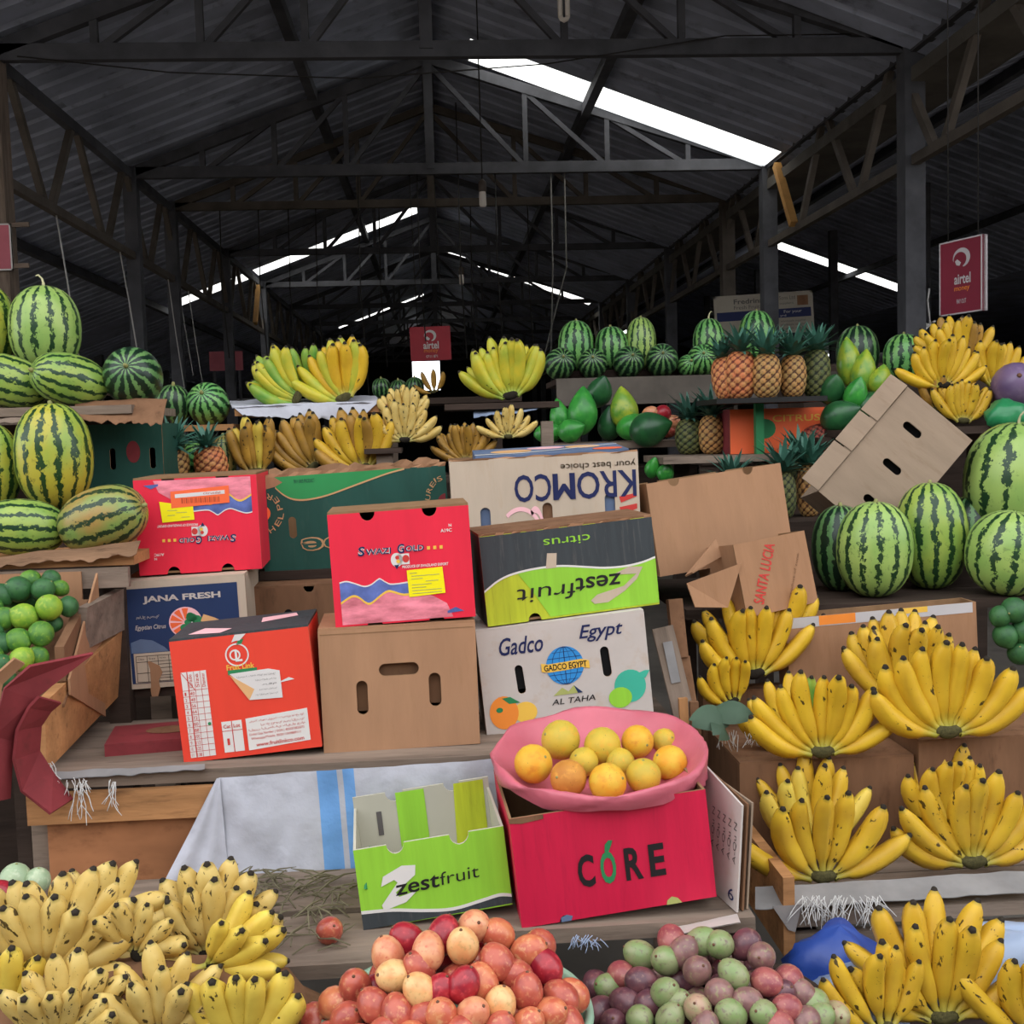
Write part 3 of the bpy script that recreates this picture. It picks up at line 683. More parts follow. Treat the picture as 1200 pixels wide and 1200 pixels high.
for x in (.6, 1.3, 2.2): board(ps, x - .03, x + .03, 4.4, 4.46, 0, 1.475, M['wooddark'], 'leg'); board(ps, x - .03, x + .03, 4.95, 5.01, 0, 1.755, M['wooddark'], 'leg')
for x in (.9, 1.7): board(ps, x - .03, x + .03, 3.7, 3.76, 0, 1.2, M['wooddark'], 'leg'); board(ps, x - .03, x + .03, 4.1, 4.16, 0, 1.42, M['wooddark'], 'leg')
board(ps, 1.155, 1.185, 4.0, 4.03, 1.445, 1.635, M['leafprint'], 'tray_post'); board(ps, .98, 1.38, 3.88, 4.2, 1.63, 1.648, M['tray'], 'tray')
for x0, x1, Y, z in ((-2.6, -.6, 7.0, .95), (-.3, 1.6, 9.5, 1.2), (1.9, 3.2, 8.0, 1.3), (-2.6, -.4, 12, 1.0), (.4, 2.9, 13.5, 1.1), (3.9, 6.4, 9.0, 1.4)):
    t = stall('far_stall', ((x0 + x1) / 2, Y, 0), 'dim plank stall deep in the hall'); t['group'] = 'dim stalls deep in the hall'
    board(t, x0, x1, Y, Y + .8, z - .03, z, M['wooddark']); board(t, x0, x1, Y + .05, Y + .08, .1, z - .03, M['wooddark'], 'panel')
    for x in (x0 + .1, x1 - .1): board(t, x - .03, x + .03, Y + .7, Y + .76, 0, z - .03, M['wooddark'], 'leg')

# ================================================================== CARTONS
def carton(fx, fy, fz, w, d, h, mt, label, side=None, rotz=0, roll=0, pitch=0, notch=(), bnotch=(), holes=(), bhole=(), open_top=True, back_h=None, t=.005,
           name='cardboard_carton', side_notch=(), inner=None, backface=None, top=None, lidgap=.0):
    """carton whose front lower edge is centred on (fx, fy, fz); notches (u, r) cut from the top or foot edge, holes (u, v, w, h, angle)"""
    q = Quaternion((0, 0, 1), rad(rotz)) @ Quaternion((0, 1, 0), rad(-roll)) @ Quaternion((1, 0, 0), rad(pitch))
    root = empty(name, (fx, fy, fz), q, label, 'carton')
    side = side or mt; inner = inner or M['cardin']
    def outline(w_, h_, nt=(), nb=()):
        o = [(-w_ / 2, 0)]
        for u, r in sorted(nb):
            cx = -w_ / 2 + u * w_; o += [(cx + r * math.cos(math.pi * (1 - k / 8)), r * 1.15 * math.sin(math.pi * k / 8)) for k in range(9)]
        o += [(w_ / 2, 0), (w_ / 2, h_)]
        for u, r in sorted(nt, reverse=True):
            cx = -w_ / 2 + u * w_; o += [(cx + r * math.cos(math.pi * k / 8), h_ - r * 1.15 * math.sin(math.pi * k / 8)) for k in range(9)]
        return o + [(-w_ / 2, h_)]
    def hl(hs, w_, h_): return [stadium(-w_ / 2 + u * w_, h_ * (1 - v), a, b, rad(an)) for u, v, a, b, an in hs]
    def panel(nm, ol, hs, mo, loc, rz=0.0):
        # outer skin printed, inner skin plain
        vs, fs = plate_data(ol, hs, t)
        n = len(vs) // 2; mi = [0 if all(v < n for v in f) else 1 for f in fs]
        return obj(nm, vs, fs, [mo, inner], root, mi=mi, loc=loc, rot=Quaternion((0, 0, 1), rz))
    fp = panel('front_panel', outline(w, h, notch, bnotch), hl(holes, w, h), mt, (0, 0, 0))
    panel('back_panel', outline(w, back_h or h, notch if open_top else ()), hl(bhole, w, h), backface or side, (0, d, 0), math.pi)
    for s in (-1, 1):
        panel('side_panel', outline(d - 2 * t - .0004, h, side_notch), (), side, (s * w / 2, d / 2, 0), s * math.pi / 2)
    box('bottom_panel', -w / 2 + t, w / 2 - t, t, d - t, .002, .002 + t, inner, root)
    if not open_top:
        tm = top or side
        box('top_flap', -w / 2 + .0005, w / 2 - .0005, 0.0, d / 2 - .001, h, h + t, tm, root); box('top_flap', -w / 2 + .0005, w / 2 - .0005, d / 2 + .001, d, h, h + t, tm, root)
    return root, Face(fp, w, h)
def crumple(root, pts, w, mt, name='torn_rim', seed=1):
    """ragged torn edge of board along a polyline"""
    random.seed(seed); vs = []; fs = []
    for i, p in enumerate(pts):
        p = Vector(p); a = random.uniform(.4, 1.0) * w
        vs += [p, p + Vector((random.uniform(-.003, .003), random.uniform(-.004, .004), a)), p + Vector((0, .005, a * .95)), p + Vector((0, .005, 0))]
    for i in range(len(pts) - 1):
        b = i * 4; fs += [(b + k, b + 4 + k, b + 4 + (k + 1) % 4, b + (k + 1) % 4) for k in range(4)]
    return obj(name, vs, fs, mt, root)

# --- orange-red carton, front of the main stall
p = at(297, 888, 2.36)
bx, F = carton(p.x, 2.36, Z_MAIN + .008, .292, .21, .262, M['orangered'], 'orange-red carton with white size table and round apple outline', M['orangered'], 1, 4.0, 0, open_top=False, top=M['charcoal'])
F.rect('size_table', .055, .26, .235, .965, M['white'], 1)
g = [(.055 + .18 * i / 4 - (.004 if i < 2 else 0), .26, .058 + .18 * i / 4, .965) for i in (1, 2, 3)] + [(.055, .26 + .15, .235, .414)]
g += [(.055, .41 + .555 * k / 11, .235, .4135 + .555 * k / 11) for k in range(1, 11)]
F.lines('table_rule', g, M['redink'], 2)
F.poly('table_rule', [(.055, .262), (.06, .262), (.145, .41), (.14, .41)], M['redink'], 3)
for k in range(11): F.text(str(k + 1), .066, .425 + .0505 * k, .078, .452 + .0505 * k, M['redink'], 3); F.text(str([40, 48, 56, 64, 72, 80, 88, 100, 113, 125, 138][k]), .105, .425 + .0505 * k, .137, .452 + .0505 * k, M['redink'], 3)
for u, tx in ((.118, 'Grade'), (.165, 'Size'), (.21, 'Diameter')): F.text(tx, u - .05, .322, u + .05, .35, M['redink'], 3, ang=90)
F.ell('green_stamp', .217, .70, .012, .014, M['leafprint'], 3, 12)
F.rect('lot_table', .30, .70, .445, .955, M['white'], 1); F.lines('table_rule', [(.37, .70, .376, .955), (.30, .775, .445, .78)], M['redink'], 2)
F.text('Cat', .312, .725, .362, .755, M['redink'], 3, bold=.015); F.text('Lot', .385, .725, .432, .755, M['redink'], 3, bold=.015); F.text('1', .328, .84, .346, .895, M['redink'], 3, bold=.02)
F.poly('address_panel', [(.475, .96), (.925, .93), (.925, .665), (.475, .695)], M['white'], 1)
for i, (tx, a, b) in enumerate((('شركة فروت لينك - تصدير وتعبئة', .50, .90), ('إنتاج جمهورية مصر العربية', .58, .90), ('الوزن الصافي كيلو جرام', .49, .90), ('Global Gap Number | GGN | 4050373820273', .49, .89), ('Whatsapp/Mobile: 002011009889111', .50, .86))):
    F.text(tx, a, .705 + .036 * i, b, .730 + .036 * i, M['redink'], 3, ang=2)
F.text('www.fruitlinkco.com', .53, .895, .88, .928, M['redink'], 3, bold=.012, ang=2)
F.ell('apple_outline', .47, .165, .085, .095, M['white'], 2, inner=.88); F.ell('apple_outline', .455, .165, .04, .045, M['white'], 3, inner=.72)
F.text('L', .455, .12, .505, .22, M['white'], 3, bold=.02); F.poly('apple_leaf', [(.47, .085), (.49, .045), (.53, .04), (.51, .08)], M['leafprint'], 2)
F.text('Fruit Link', .385, .24, .585, .285, M['gold'], 3, bold=.02); F.rect('name_band', .39, .285, .60, .325, M['leafprint'], 2)
F.poly('paper_label', [(.52, .545), (.76, .555), (.76, .33), (.68, .305), (.40, .315), (.44, .36)], M['paper'], 4)
F.poly('folded_corner', [(.52, .545), (.565, .46), (.40, .325)], M['papertan'], 5)
for i, (tx, a, b) in enumerate((('الصنف : فواكه طازجة من المزرعة', .45, .73), ('الوزن كيلو صافي', .58, .73), ('رقم', .62, .73), ('مستوردة للوطنية', .60, .73), ('تحت الخدمة وصحة المستهلك', .57, .73))): F.text(tx, a, .34 + .04 * i, b, .358 + .04 * i, M['ink'], 6)
F.poly('torn_tape', [(.76, .42), (.82, .395), (.86, .415), (.76, .43)], M['paper'], 2)
F.poly('torn_tape', [(.44, .06), (.47, .0), (.55, -.0), (.52, .03), (.50, .05), (.47, .05)], M['paper'], 4)
# top print
T = Face(bx, .292, .21, 0, 0, Matrix.Translation((0, 0, .2675)) @ Matrix.Rotation(rad(-90), 4, 'X'))
T.poly('printed_top', [(.2, .55), (.42, .75), (.36, .95), (.12, .85)], M['pinkprint'], 1); T.poly('printed_top', [(.60, .25), (.85, .15), (.88, .35), (.62, .55)], M['pinkprint'], 1)
# --- plain brown carton
p = at(472, 880, 2.38)
bx, F = carton(p.x, 2.38, Z_MAIN, .338, .21, .268, M['card2'], 'plain brown carton with three hand slots and no print', M['card'], 2, .6, 0,
               holes=[(.26, .56, .024, .074, 0), (.50, .345, .086, .027, 0), (.725, .53, .026, .074, 0)], open_top=False)
for (a, b, c_, d_) in ((.245, .47, .275, .65), (.43, .30, .57, .39), (.71, .44, .74, .62)):
    o = box('inner_flap', -.169 + a * .338 - .02, -.169 + c_ * .338 + .02, .022, .025, .268 * (1 - d_) - .01, .268 * (1 - b) + .01, M['carddk'], bx)
F.rect('flap_crease', .012, .03, .985, .036, M['cardin'], 1)
# --- the two red telescopic cartons
def swazi(x, y, z, label, flip, rotz, roll, w=.302, h=.243):
    nt = [(.28, .016), (.72, .016)]
    bx, F0 = carton(x, y, z, w, .30 if flip else .19, h, M['red'], label, M['red'], rotz, roll, 0, notch=nt, bnotch=nt, open_top=False, top=M['cardin'])
    class FF(Face):
        def xz(s, u, v): return (s.w / 2 - u * s.w, s.h * v) if flip else (-s.w / 2 + u * s.w, s.h * (1 - v))
    F = FF(F0.p, w, h); fl = flip
    def wave(v0, amp, seed):
        return [(.05 + .95 * k / 24, v0 + amp * (math.sin(k * .52 + seed) + .5 * math.sin(k * 1.05 + seed))) for k in range(25)]
    a = [(.05, .615), (.10, .605), (.16, .63), (.22, .66), (.27, .65), (.32, .61), (.34, .605), (.38, .64), (.43, .66), (.60, .645)]
    b = [(.60, .73), (.5, .745), (.42, .71), (.38, .705), (.33, .74), (.26, .80), (.22, .785), (.18, .74), (.13, .725), (.05, .78)]
    a = smooth(a); b = smooth(b)
    up = lambda pts, d: [(u, v - d) for u, v in pts]
    F.poly('printed_wave', up(a, .012) + a[::-1], M['white'], 2); F.poly('printed_wave', a + b, M['navywave'], 1)
    bb = b[::-1]
    F.poly('printed_wave', bb + [(u, v + .02) for u, v in bb[::-1]], M['gold'], 2)
    F.poly('printed_wave', [(u, v + .012) for u, v in bb] + [(.70, .78), (.80, .86), (.84, .985), (.05, .985)], M['pinkwave'], 1)
    F.poly('printed_wave', [(.80, .93), (.86, .90), (.92, .94), (.80, .95)], M['navywave'], 2)
    for dx, mt_, L, bo in ((0, M['white'], 3, .05), (0, M['navyink'], 4, .012)):
        F.text('S', .195, .30, .245, .385, mt_, L, fl, bo + .01, .12); F.text('WAZI', .25, .325, .43, .38, mt_, L, fl, bo, .05)
        F.text('G', .475, .30, .525, .385, mt_, L, fl, bo + .01, .08); F.text('OLD', .53, .32, .665, .375, mt_, L, fl, bo, .05)
    for u in (.685, .73, .775): F.rect('yellow_square', u, .34, u + .022, .37, M['gold'], 3)
    F.ell('emblem', .465, .44, .042, .062, M['white'], 3); F.rect('emblem', .47, .39, .555, .485, M['white'], 3); F.ell('emblem', .53, .435, .024, .034, M['redink'], 4)
    F.ell('emblem', .47, .42, .014, .018, M['redink'], 4); F.ell('emblem', .475, .455, .014, .016, M['gold'], 4); F.poly('emblem', [(.445, .485), (.48, .485), (.462, .525)], M['navyink'], 4)
    F.text('PRODUCE OF SWAZILAND EXPORT', .50, .495, .83, .52, M['white'], 3, fl, .02, .1)
    F.text('A19C', .79, .195, .87, .225, M['white'], 3, fl, .02); F.text('N', .85, .155, .87, .18, M['white'], 3, fl, .02)
    return bx, F, F0
M['pinkwave'] = mk('pink_white_print', '#ef7f8d', 0.5, 0.45, 5.0, (3, 1, 9), 0.3)
M['navywave'] = mk('blue_white_print', '#5a6aa8', 0.5, 0.5, 6.0, (3, 1, 3), 0.3)
p = at(476, 722, 2.40)
bx, F, F0 = swazi(p.x, 2.385, Z_MAIN + .277, 'red carton standing upright with a square yellow label', False, 2, 2.0)
F.poly('yellow_label', [(.535, .78), (.795, .765), (.785, .53), (.53, .54)], M['yellow'], 5)
for i, (a, b) in enumerate(((.55, .60), (.56, .76), (.56, .64), (.66, .75), (.56, .70), (.56, .66), (.56, .77), (.56, .77))):
    F.lines('label_print', [(a, .565 + .026 * i, b, .571 + .026 * i)], M['olive'], 6)
p = at(238, 672, 2.83)
bx, F, F0 = swazi(p.x, 2.81, 1.224, 'red carton standing upside down with an orange barcode label', True, 3, 1.0, .30, .238)
F0.poly('yellow_label', [(.215, .455), (.475, .44), (.47, .30), (.20, .235)], M['yellow'], 5)
F0.poly('orange_label', [(.295, .31), (.77, .28), (.77, .10), (.295, .135)], M['stickorange'], 6)
F0.poly('label_strip', [(.33, .205), (.735, .185), (.735, .145), (.33, .165)], M['paper'], 7); F0.text('citrusdal', .56, .155, .70, .18, M['barcode'], 8)
F0.lines('barcode_bar', [(.38 + .0125 * k, .21, .38 + .0125 * k + (.004 if k % 3 else .008), .265) for k in range(25)], M['barcode'], 7)
for i, (a, b) in enumerate(((.26, .34), (.33, .42), (.26, .32), (.37, .44))): F0.lines('label_print', [(a, .33 + .025 * i, b, .336 + .025 * i)], M['olive'], 6)
# --- navy carton
p = at(222, 803, 2.75)
bx, F = carton(p.x, 2.75, .952, .306, .30, .262, M['cream'], 'cream-edged navy citrus carton with grapefruit half and printed table', M['cream'], 2.5, 1.6, 0, open_top=False, top=M['cream'])
F.rect('navy_panel', .06, .055, .935, .95, M['navy'], 1)
F.text('JANA FRESH', .19, .13, .80, .205, M['offwhite'], 3, False, .035)
F.text('موالح مصرية', .13, .31, .31, .345, M['offwhite'], 3); F.text('Egyptian Citrus', .115, .40, .355, .455, M['offwhite'], 3, False, .01, .25)
F.text('Produce of Egypt', .64, .41, .91, .455, M['offwhite'], 3, False, .006, .25)
F.poly('grey_wave', [(.07, .56), (.15, .53), (.24, .55), (.33, .62), (.36, .66), (.07, .66)], M['greyblue'], 2)
F.ell('grapefruit_rind', .51, .40, .13, .145, M['pinkprint'], 2)
for k in range(6):
    a = 75 + 34 * k; F.ell('grapefruit_segment', .51 + .015 * math.cos(rad(a + 14)), .40 - .015 * math.sin(rad(a + 14)), .105, .118, M['stickorange'], 3, 6, a, a + 28)
for (u, v, ru, rv) in ((.56, .36, .045, .04), (.60, .39, .045, .05), (.54, .40, .04, .03), (.50, .45, .035, .035), (.60, .45, .04, .035), (.55, .34, .03, .03)): F.ell('printed_tree', u, v, ru, rv, M['leafprint'], 4, 12)
F.poly('printed_trunk', [(.55, .54), (.575, .54), (.567, .40), (.555, .40)], M['paper'], 5)
F.poly('torn_label', [(.74, .375), (.80, .415), (.775, .46), (.63, .40), (.655, .335)], M['papertan'], 6)
F.rect('printed_table', .085, .665, .60, .945, M['cream'], 2)
F.lines('table_rule', [(.10 + .085 * k, .69, .104 + .085 * k, .935) for k in range(6)] + [(.10, v, .525, v + .005) for v in (.69, .745, .85, .935)] + [(.27, v, .525, v + .005) for v in (.775, .81, .88, .905)], M['black'], 3)
for k in range(3): F.text(['Class', 'Size', 'Variety'][k], .115 + .085 * k, .71, .165 + .085 * k, .728, M['black'], 3)
F.poly('torn_brown_patch', [(.20, 1.0), (.27, 1.0), (.265, .93), (.30, .86), (.28, .79), (.20, .74), (.19, .75), (.205, .82)], M['card'], 5)
p2_ = F.xz(.235, 1.0)
F.poly('dangling_scrap', [(.20, 1.08), (.25, 1.08), (.275, .995), (.195, .995)], M['card'], 5)
# --- brown carton wedged in the shadow under the green one
p = at(345, 700, 2.92)
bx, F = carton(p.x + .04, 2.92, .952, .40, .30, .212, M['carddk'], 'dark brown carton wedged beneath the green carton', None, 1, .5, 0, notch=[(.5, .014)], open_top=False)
F.ell('painted_thumb_hole', .36, .33, .028, .055, M['void'], 1, 16)  # hole only drawn: its dark inside is a black disc
# --- dark green carton
p = at(420, 670, 3.0)
GW, GH = .508, .258
bx, F = carton(p.x, 3.04, Z_TOPBOX + .004, GW, .32, GH, M['green'], 'long dark green carton with tan-outlined letters upside down', M['card'], 3, 2.2, 0, holes=[(.165, .54, .020, .058, 0)], inner=M['cardin'], notch=[(.83, .0)] if False else ())
ed = [(.09, .10), (.13, .18), (.18, .235), (.25, .25), (.36, .22), (.52, .13), (.68, .04), (.78, .0)]; ed = smooth(ed)
F.poly('printed_band', [(.09, .0)] + ed, M['midgreen'], 1); F.poly('band_edge', ed + [(u, v + .018) for u, v in ed[::-1]], M['tan'], 2)
F.poly('torn_corner', [(.0, .0), (.09, .0), (.13, .06), (.09, .1), (.04, .12), (.0, .11)], M['card'], 2)
F.text('0011 0005 PRODUCT', .19, .04, .30, .08, M['green'], 3)
for ch, u, v, an in (('R', .055, .20, 160), ('E', .09, .24, 125), ('P', .105, .315, 105), ('L', .108, .41, 80), ('E', .09, .48, 60), ('H', .055, .545, 35)): F.text(ch, u - .016, v - .028, u + .016, v + .028, M['tan'], 3, ang=an - 5)
F.ell('red_disc', .01, .37, .045, .085, M['stickorange'], 2, 20, -90, 90)
for ch, u, v, an in (("S", .965, .14, 20), ("'", .94, .155, 25), ('E', .925, .195, 50), ('R', .905, .255, 62), ('U', .895, .33, 75)): F.text(ch, u - (.014 if ch != "'" else .004), v - .026, u + (.014 if ch != "'" else .004), v + .0 + .026, M['tan'], 3, ang=an)
F.ell('red_disc', .99, .40, .045, .10, M['maroon'], 2, 20, 90, 270)
F.text('Grape', .20, .60, .82, .86, M['tan'], 3, True, .055); F.text('Grape', .208, .612, .812, .848, M['green'], 4, True, .012)
F.rect('tape_strip', .135, .0, .185, 1.0, M['tapeg'], 1) if 'tapeg' in M else None
crumple(bx, [(-GW / 2 + GW * k / 26, .0, GH - .002) for k in range(27)], .014, M['card'], seed=4)
crumple(bx, [(-GW / 2 + GW * k / 26, .314, GH - .002) for k in range(27)], .022, M['card'], seed=5)
# --- cream apple carton with upside-down navy name
p = at(642, 616, 2.85); KW, KH = .486, .288
bx, F = carton(p.x, 2.84, Z_TOPBOX + .004, KW, .33, KH, M['cream'], 'cream carton with big navy letters upside down, stuffed with a blue carton', M['cream'], 0, 1.2, 0,
               holes=[(.175, .56, .026, .075, 0), (.505, .545, .026, .075, 0), (.84, .50, .027, .08, 0)], inner=M['cardin'])
for u in (.175, .505, .84): F.p and box('inner_flap', -KW / 2 + u * KW - .025, -KW / 2 + u * KW + .025, .007, .010, KH * .3, KH * .68, M['carddk'] if u < .8 and u > .3 else M['greyblue'], bx)
F.text('KRO', .668, .155, .985, .40, M['navyink'], 2, True, .012); F.text('CO', .335, .155, .53, .40, M['navyink'], 2, True, .012)
for k, du in enumerate((-.006, -.002, .002, .006)): F.text('M', .545 + du, .16, .652 + du, .395, M['navyink'], 2 + k, True); F.text('your best choice', .585, .06, .985, .135, M['tan'], 2, True)
for (v0, v1) in ((.38, .45), (.475, .56), (.585, .69)): F.poly('red_leaf_logo', [(.90 if v0 < .5 else .91, v1), (.985, v1 - .05), (.985, v0 - .01), (.89, v0 + .015)], M['redink'], 2)
F.ell('apple_arc', .36, .72, .12, .28, M['pinkprint'], 2, 20, 20, 130, .86); F.ell('apple_arc', .44, .72, .05, .28, M['pinkprint'], 2, 14, 10, 120, .78)
crumple(bx, [(-KW / 2 + KW * k / 20, .0, KH - .002) for k in range(21)], .008, M['card'], seed=7)
ib = empty('blue_printed_carton', (p.x + .02, 2.87, Z_TOPBOX + .250), Quaternion((0, 1, 0), rad(-1.4)) @ Quaternion((1, 0, 0), rad(3)), 'flattened blue printed carton stuffed into the cream carton', 'carton')
box('top_panel', -.20, .20, 0, .26, .045, .05, M['greyblue'], ib); box('front_panel', -.20, .20, 0, .004, 0, .045, M['greyblue'], ib); box('side_panel', -.2, -.196, .004, .26, 0, .045, M['greyblue'], ib); box('side_panel', .196, .2, .004, .26, 0, .045, M['greyblue'], ib)
T = Face(ib, .40, .26, 0, 0, Matrix.Translation((0, 0, .0505)) @ Matrix.Rotation(rad(-90), 4, 'X'))
for (u, v, ru, rv, mt) in ((.25, .55, .14, .2, M['papertan']), (.5, .3, .13, .16, M['pinkprint']), (.75, .35, .12, .2, M['papertan']), (.88, .8, .1, .14, M['stickorange'])): T.ell('printed_fruit', u, v, ru, rv, mt, 1, 18)
T.poly('white_line', [(.0, .8), (.3, .82), (.6, .6), (1, .2), (1, .24), (.6, .65), (.3, .88), (.0, .86)], M['white'], 2)
# --- white citrus carton with globe
p = at(668, 870, 2.5); AW, AH = .386, .237
bx, F = carton(p.x, 2.47, Z_MAIN + .012, AW, .30, AH, M['offwhite'], 'white citrus carton with a blue globe and slanted navy name', M['offwhite'], 2.5, 4.4, 0, holes=[(.23, .36 + .14, .018, .066, 3), (.745, .335 + .10, .020, .070, 3)], open_top=False)
for u in (.23, .745): box('inner_flap', -AW / 2 + u * AW - .02, -AW / 2 + u * AW + .02, .007, .010, AH * .40, AH * .72, M['void'], bx)  # black flaps paint the darkness behind the hand slots
F.text('Gadco', .125, .085, .385, .255, M['navyink'], 2, False, .012, .3); F.text('Egypt', .60, .055, .865, .225, M['navyink'], 2, False, .012, .3)
F.ell('globe', .50, .42, .112, .185, M['skyblue'], 2, 32)
for kx in (.3, .68): F.ell('globe_line', .50, .42, .112 * kx, .185, M['navyink'], 3, 28, inner=.965)
F.lines('globe_line', [(.40, .34, .60, .345), (.40, .50, .60, .505), (.43, .285, .57, .289), (.43, .555, .57, .559), (.498, .235, .502, .605)], M['navyink'], 3)
F.poly('banner', [(.36, .455), (.40, .47), (.50, .465), (.60, .455), (.645, .475), (.645, .40), (.60, .375), (.50, .385), (.40, .39), (.36, .375)], M['gold'], 4)
F.text('GADCO EGYPT', .375, .395, .63, .455, M['black'], 5, False, .02)
F.poly('pyramid', [(.415, .70), (.525, .70), (.47, .63)], M['olive'], 2); F.poly('pyramid', [(.49, .70), (.59, .70), (.54, .62)], M['olive'], 3); F.poly('pyramid', [(.54, .62), (.56, .70), (.59, .70)], M['navy'], 4)
F.text('AL TAHA', .40, .735, .66, .79, M['black'], 2, False, .005, .2)
F.ell('printed_orange', .115, .80, .085, .16, M['orangeprint'], 2, 24); F.ell('printed_orange', .24, .82, .07, .10, M['gold'], 1, 24); F.poly('printed_leaf', [(.11, .66), (.16, .655), (.215, .72), (.15, .72)], M['leafprint'], 3); F.ell('printed_sticker', .09, .77, .02, .025, M['leafprint'], 3, 14)
F.ell('printed_lime', .875, .70, .095, .16, M['teal'], 2, 24); F.poly('printed_leaf', [(.90, .60), (.97, .565), (1.0, .57), (.97, .64)], M['teal'], 3); F.ell('printed_lime', .81, .80, .07, .10, M['lime'], 3, 20)
# --- charcoal and lime carton, upside down, on the white one
p = at(672, 716, 2.55); ZW, ZH = .402, .204
bx, F = carton(p.x - .004, 2.49, Z_MAIN + .012 + AH + .010, ZW, .20, ZH, M['limeyel'], 'worn charcoal and lime carton lying upside down on the white carton', M['charcoal'], 6, 4.2, 0, notch=[(.30, .012), (.70, .012)], bnotch=[(.27, .015)], open_top=False, top=M['carddk'])
wv = [(.0, .60), (.03, .56), (.08, .50), (.15, .45), (.25, .42), (.36, .41), (.46, .42), (.58, .46), (.70, .50), (.82, .51), (.92, .49), (1.0, .45)]; wv = smooth(wv)
F.poly('charcoal_panel', [(0, .62)] + wv[1:] + [(1, 0.005), (.0, .005)], M['charcoal'], 1); F.poly('wave_edge', wv + [(u, v + .022) for u, v in wv[::-1]], M['white'], 2)
F.poly('lime_panel', [(u, v + .022) for u, v in wv[14:]] + [(1, .98), (.62, .98), (.36, .98), (.28, .7)], M['lime'], 1)
F.text('citrus', .36, .11, .63, .20, M['lime'], 3, True, .0); F.text('zest', .52, .585, .79, .74, M['black'], 4, True, .012, .1); F.text('fruit', .18, .63, .515, .80, M['black'], 4, True, -.004, .1)
F.poly('white_swirl', [(.60, .86), (.64, .80), (.80, .74), (.88, .62), (.74, .60), (.84, .53), (.92, .55), (.88, .68), (.80, .80), (.70, .90), (.62, .90)], M['cream'], 3)
F.poly('paper_scrap', [(.36, .44), (.42, .44), (.43, .28), (.375, .27)], M['cream'], 3)
crumple(bx, [(-ZW / 2 + ZW * k / 22, .0, ZH - .002) for k in range(23)], .008, M['card'], seed=9)
# --- lime green carton, open, on the front bench
p = at(508, 1076, 2.0); LW, LH = .276, .150
bx, F = carton(p.x + .010, 1.985, Z_FRONT + .012, LW, .235, LH, M['lime'], 'open lime green carton with white swirl, standing right way up', M['limeyel'], 4, 5.0, 0, notch=[(.275, .016), (.70, .018)], back_h=.172, inner=M['greyin'], name='cardboard_carton')
F.poly('charcoal_panel', [(0, 1)] + [(1, .98), (1, .90), (.92, .87), (.8, .90), (.6, .945), (.4, .90), (.2, .83), (0, .80)], M['charcoal'], 1)
ww = smooth([(0, .80), (.2, .83), (.4, .90), (.6, .945), (.8, .90), (.92, .87), (1, .90)])
F.poly('wave_edge', [(u, v - .04) for u, v in ww] + ww[::-1], M['white'], 2)
F.text('zest', .235, .47, .535, .63, M['black'], 4, False, .014, .12, 3); F.text('fruit', .54, .43, .80, .59, M['black'], 4, False, -.006, .08, 3)
F.poly('white_swirl', [(.15, .50), (.17, .38), (.30, .28), (.39, .30), (.38, .42), (.24, .60), (.26, .66), (.38, .62), (.30, .74), (.15, .80), (.14, .73), (.26, .48), (.24, .44)], M['white'], 3)
G = Face(bx, LW - .012, .165, 0, .004, Matrix.Translation((0, .2295, 0)))
G.rect('inside_band', .30, .0, .52, .9, M['lime'], 1); G.poly('inside_band', [(.72, .9), (.75, .0), (.98, .0), (.97, .9)], M['limeyel'], 1); G.rect('inside_print', .14, .2, .18, .5, M['ink'], 1)
box('side_flap', -LW / 2 + .006, -LW / 2 + .06, .03, .034, .06, .135, M['leafprint'], bx).rotation_euler = (0, rad(28), rad(60))
# --- crimson carton
p = at(720, 1073, 1.96); CW, CH = .364, .204
bx, F = carton(p.x + .010, 1.955, Z_FRONT + .015, CW, .30, CH, M['crimson'], 'crimson carton with dark letters under the pink basin', M['crimson'], 2.5, 5.0, 0, bnotch=[(.22, .010), (.77, .010)], inner=M['cardin'])
for ch, u0, u1, mt in (('C', .31, .395, M['black']), ('O', .425, .505, M['leafprint']), ('R', .55, .64, M['black']), ('E', .675, .755, M['black'])): F.text(ch, u0, .42, u1, .72, mt, 3, False, .03)
F.poly('pepper_stalk', [(.455, .43), (.475, .43), (.495, .36), (.50, .33), (.48, .325), (.46, .36)], M['leafprint'], 3)
F.poly('scuffed_patch', [(.17, .0), (.05, .0), (.0, .0), (.0, .04), (.06, .055), (.17, .04)], M['carddk'], 2)
F.rect('tape_strip', .40, .02, .60, .98, M['tapec'], 1) if 'tapec' in M else None
F.poly('torn_foot', [(.20, 1.0), (.25, 1.0), (.26, .96), (.23, .94), (.20, .96)], M['greyblue'], 2); F.poly('torn_foot', [(.74, 1.0), (.82, 1.0), (.80, .95), (.77, .93), (.745, .96)], M['olive'], 2)
# sheets of board standing beside the crimson carton
for k, (dx, mt) in enumerate(((0, M['offwhite']), (.012, M['carddk']), (.022, M['card3']))):
    a = at(858, 1060, 2.0)
    o = plate('board_sheet', [(-.26, 0), (0, 0), (0, .20), (-.26, .245 - .02 * k)], mt, None, (), .004, loc=(a.x - .004 + dx, 1.955 + .006 * k, Z_FRONT + .002), rot=Quaternion((0, 0, 1), rad(-79)) @ Quaternion((1, 0, 0), rad(-4)))
    tag(o, ['printed white board sheet leaning on the crimson carton', 'stained board sheet behind the printed white sheet', 'outer grey-brown board sheet beside the crimson carton'][k], 'cardboard')
    if k == 0:
        Fs = Face(o, .26, .20, 0, 0, Matrix.Translation((-.13, 0, 0)))
        for q in range(5): Fs.text('A-Qu N', .42 + .09 * q, .35, .72 + .09 * q, .42, M['ink'], 1, ang=90)
        Fs.text('6', .86, .82, .95, .93, M['navyink'], 1)
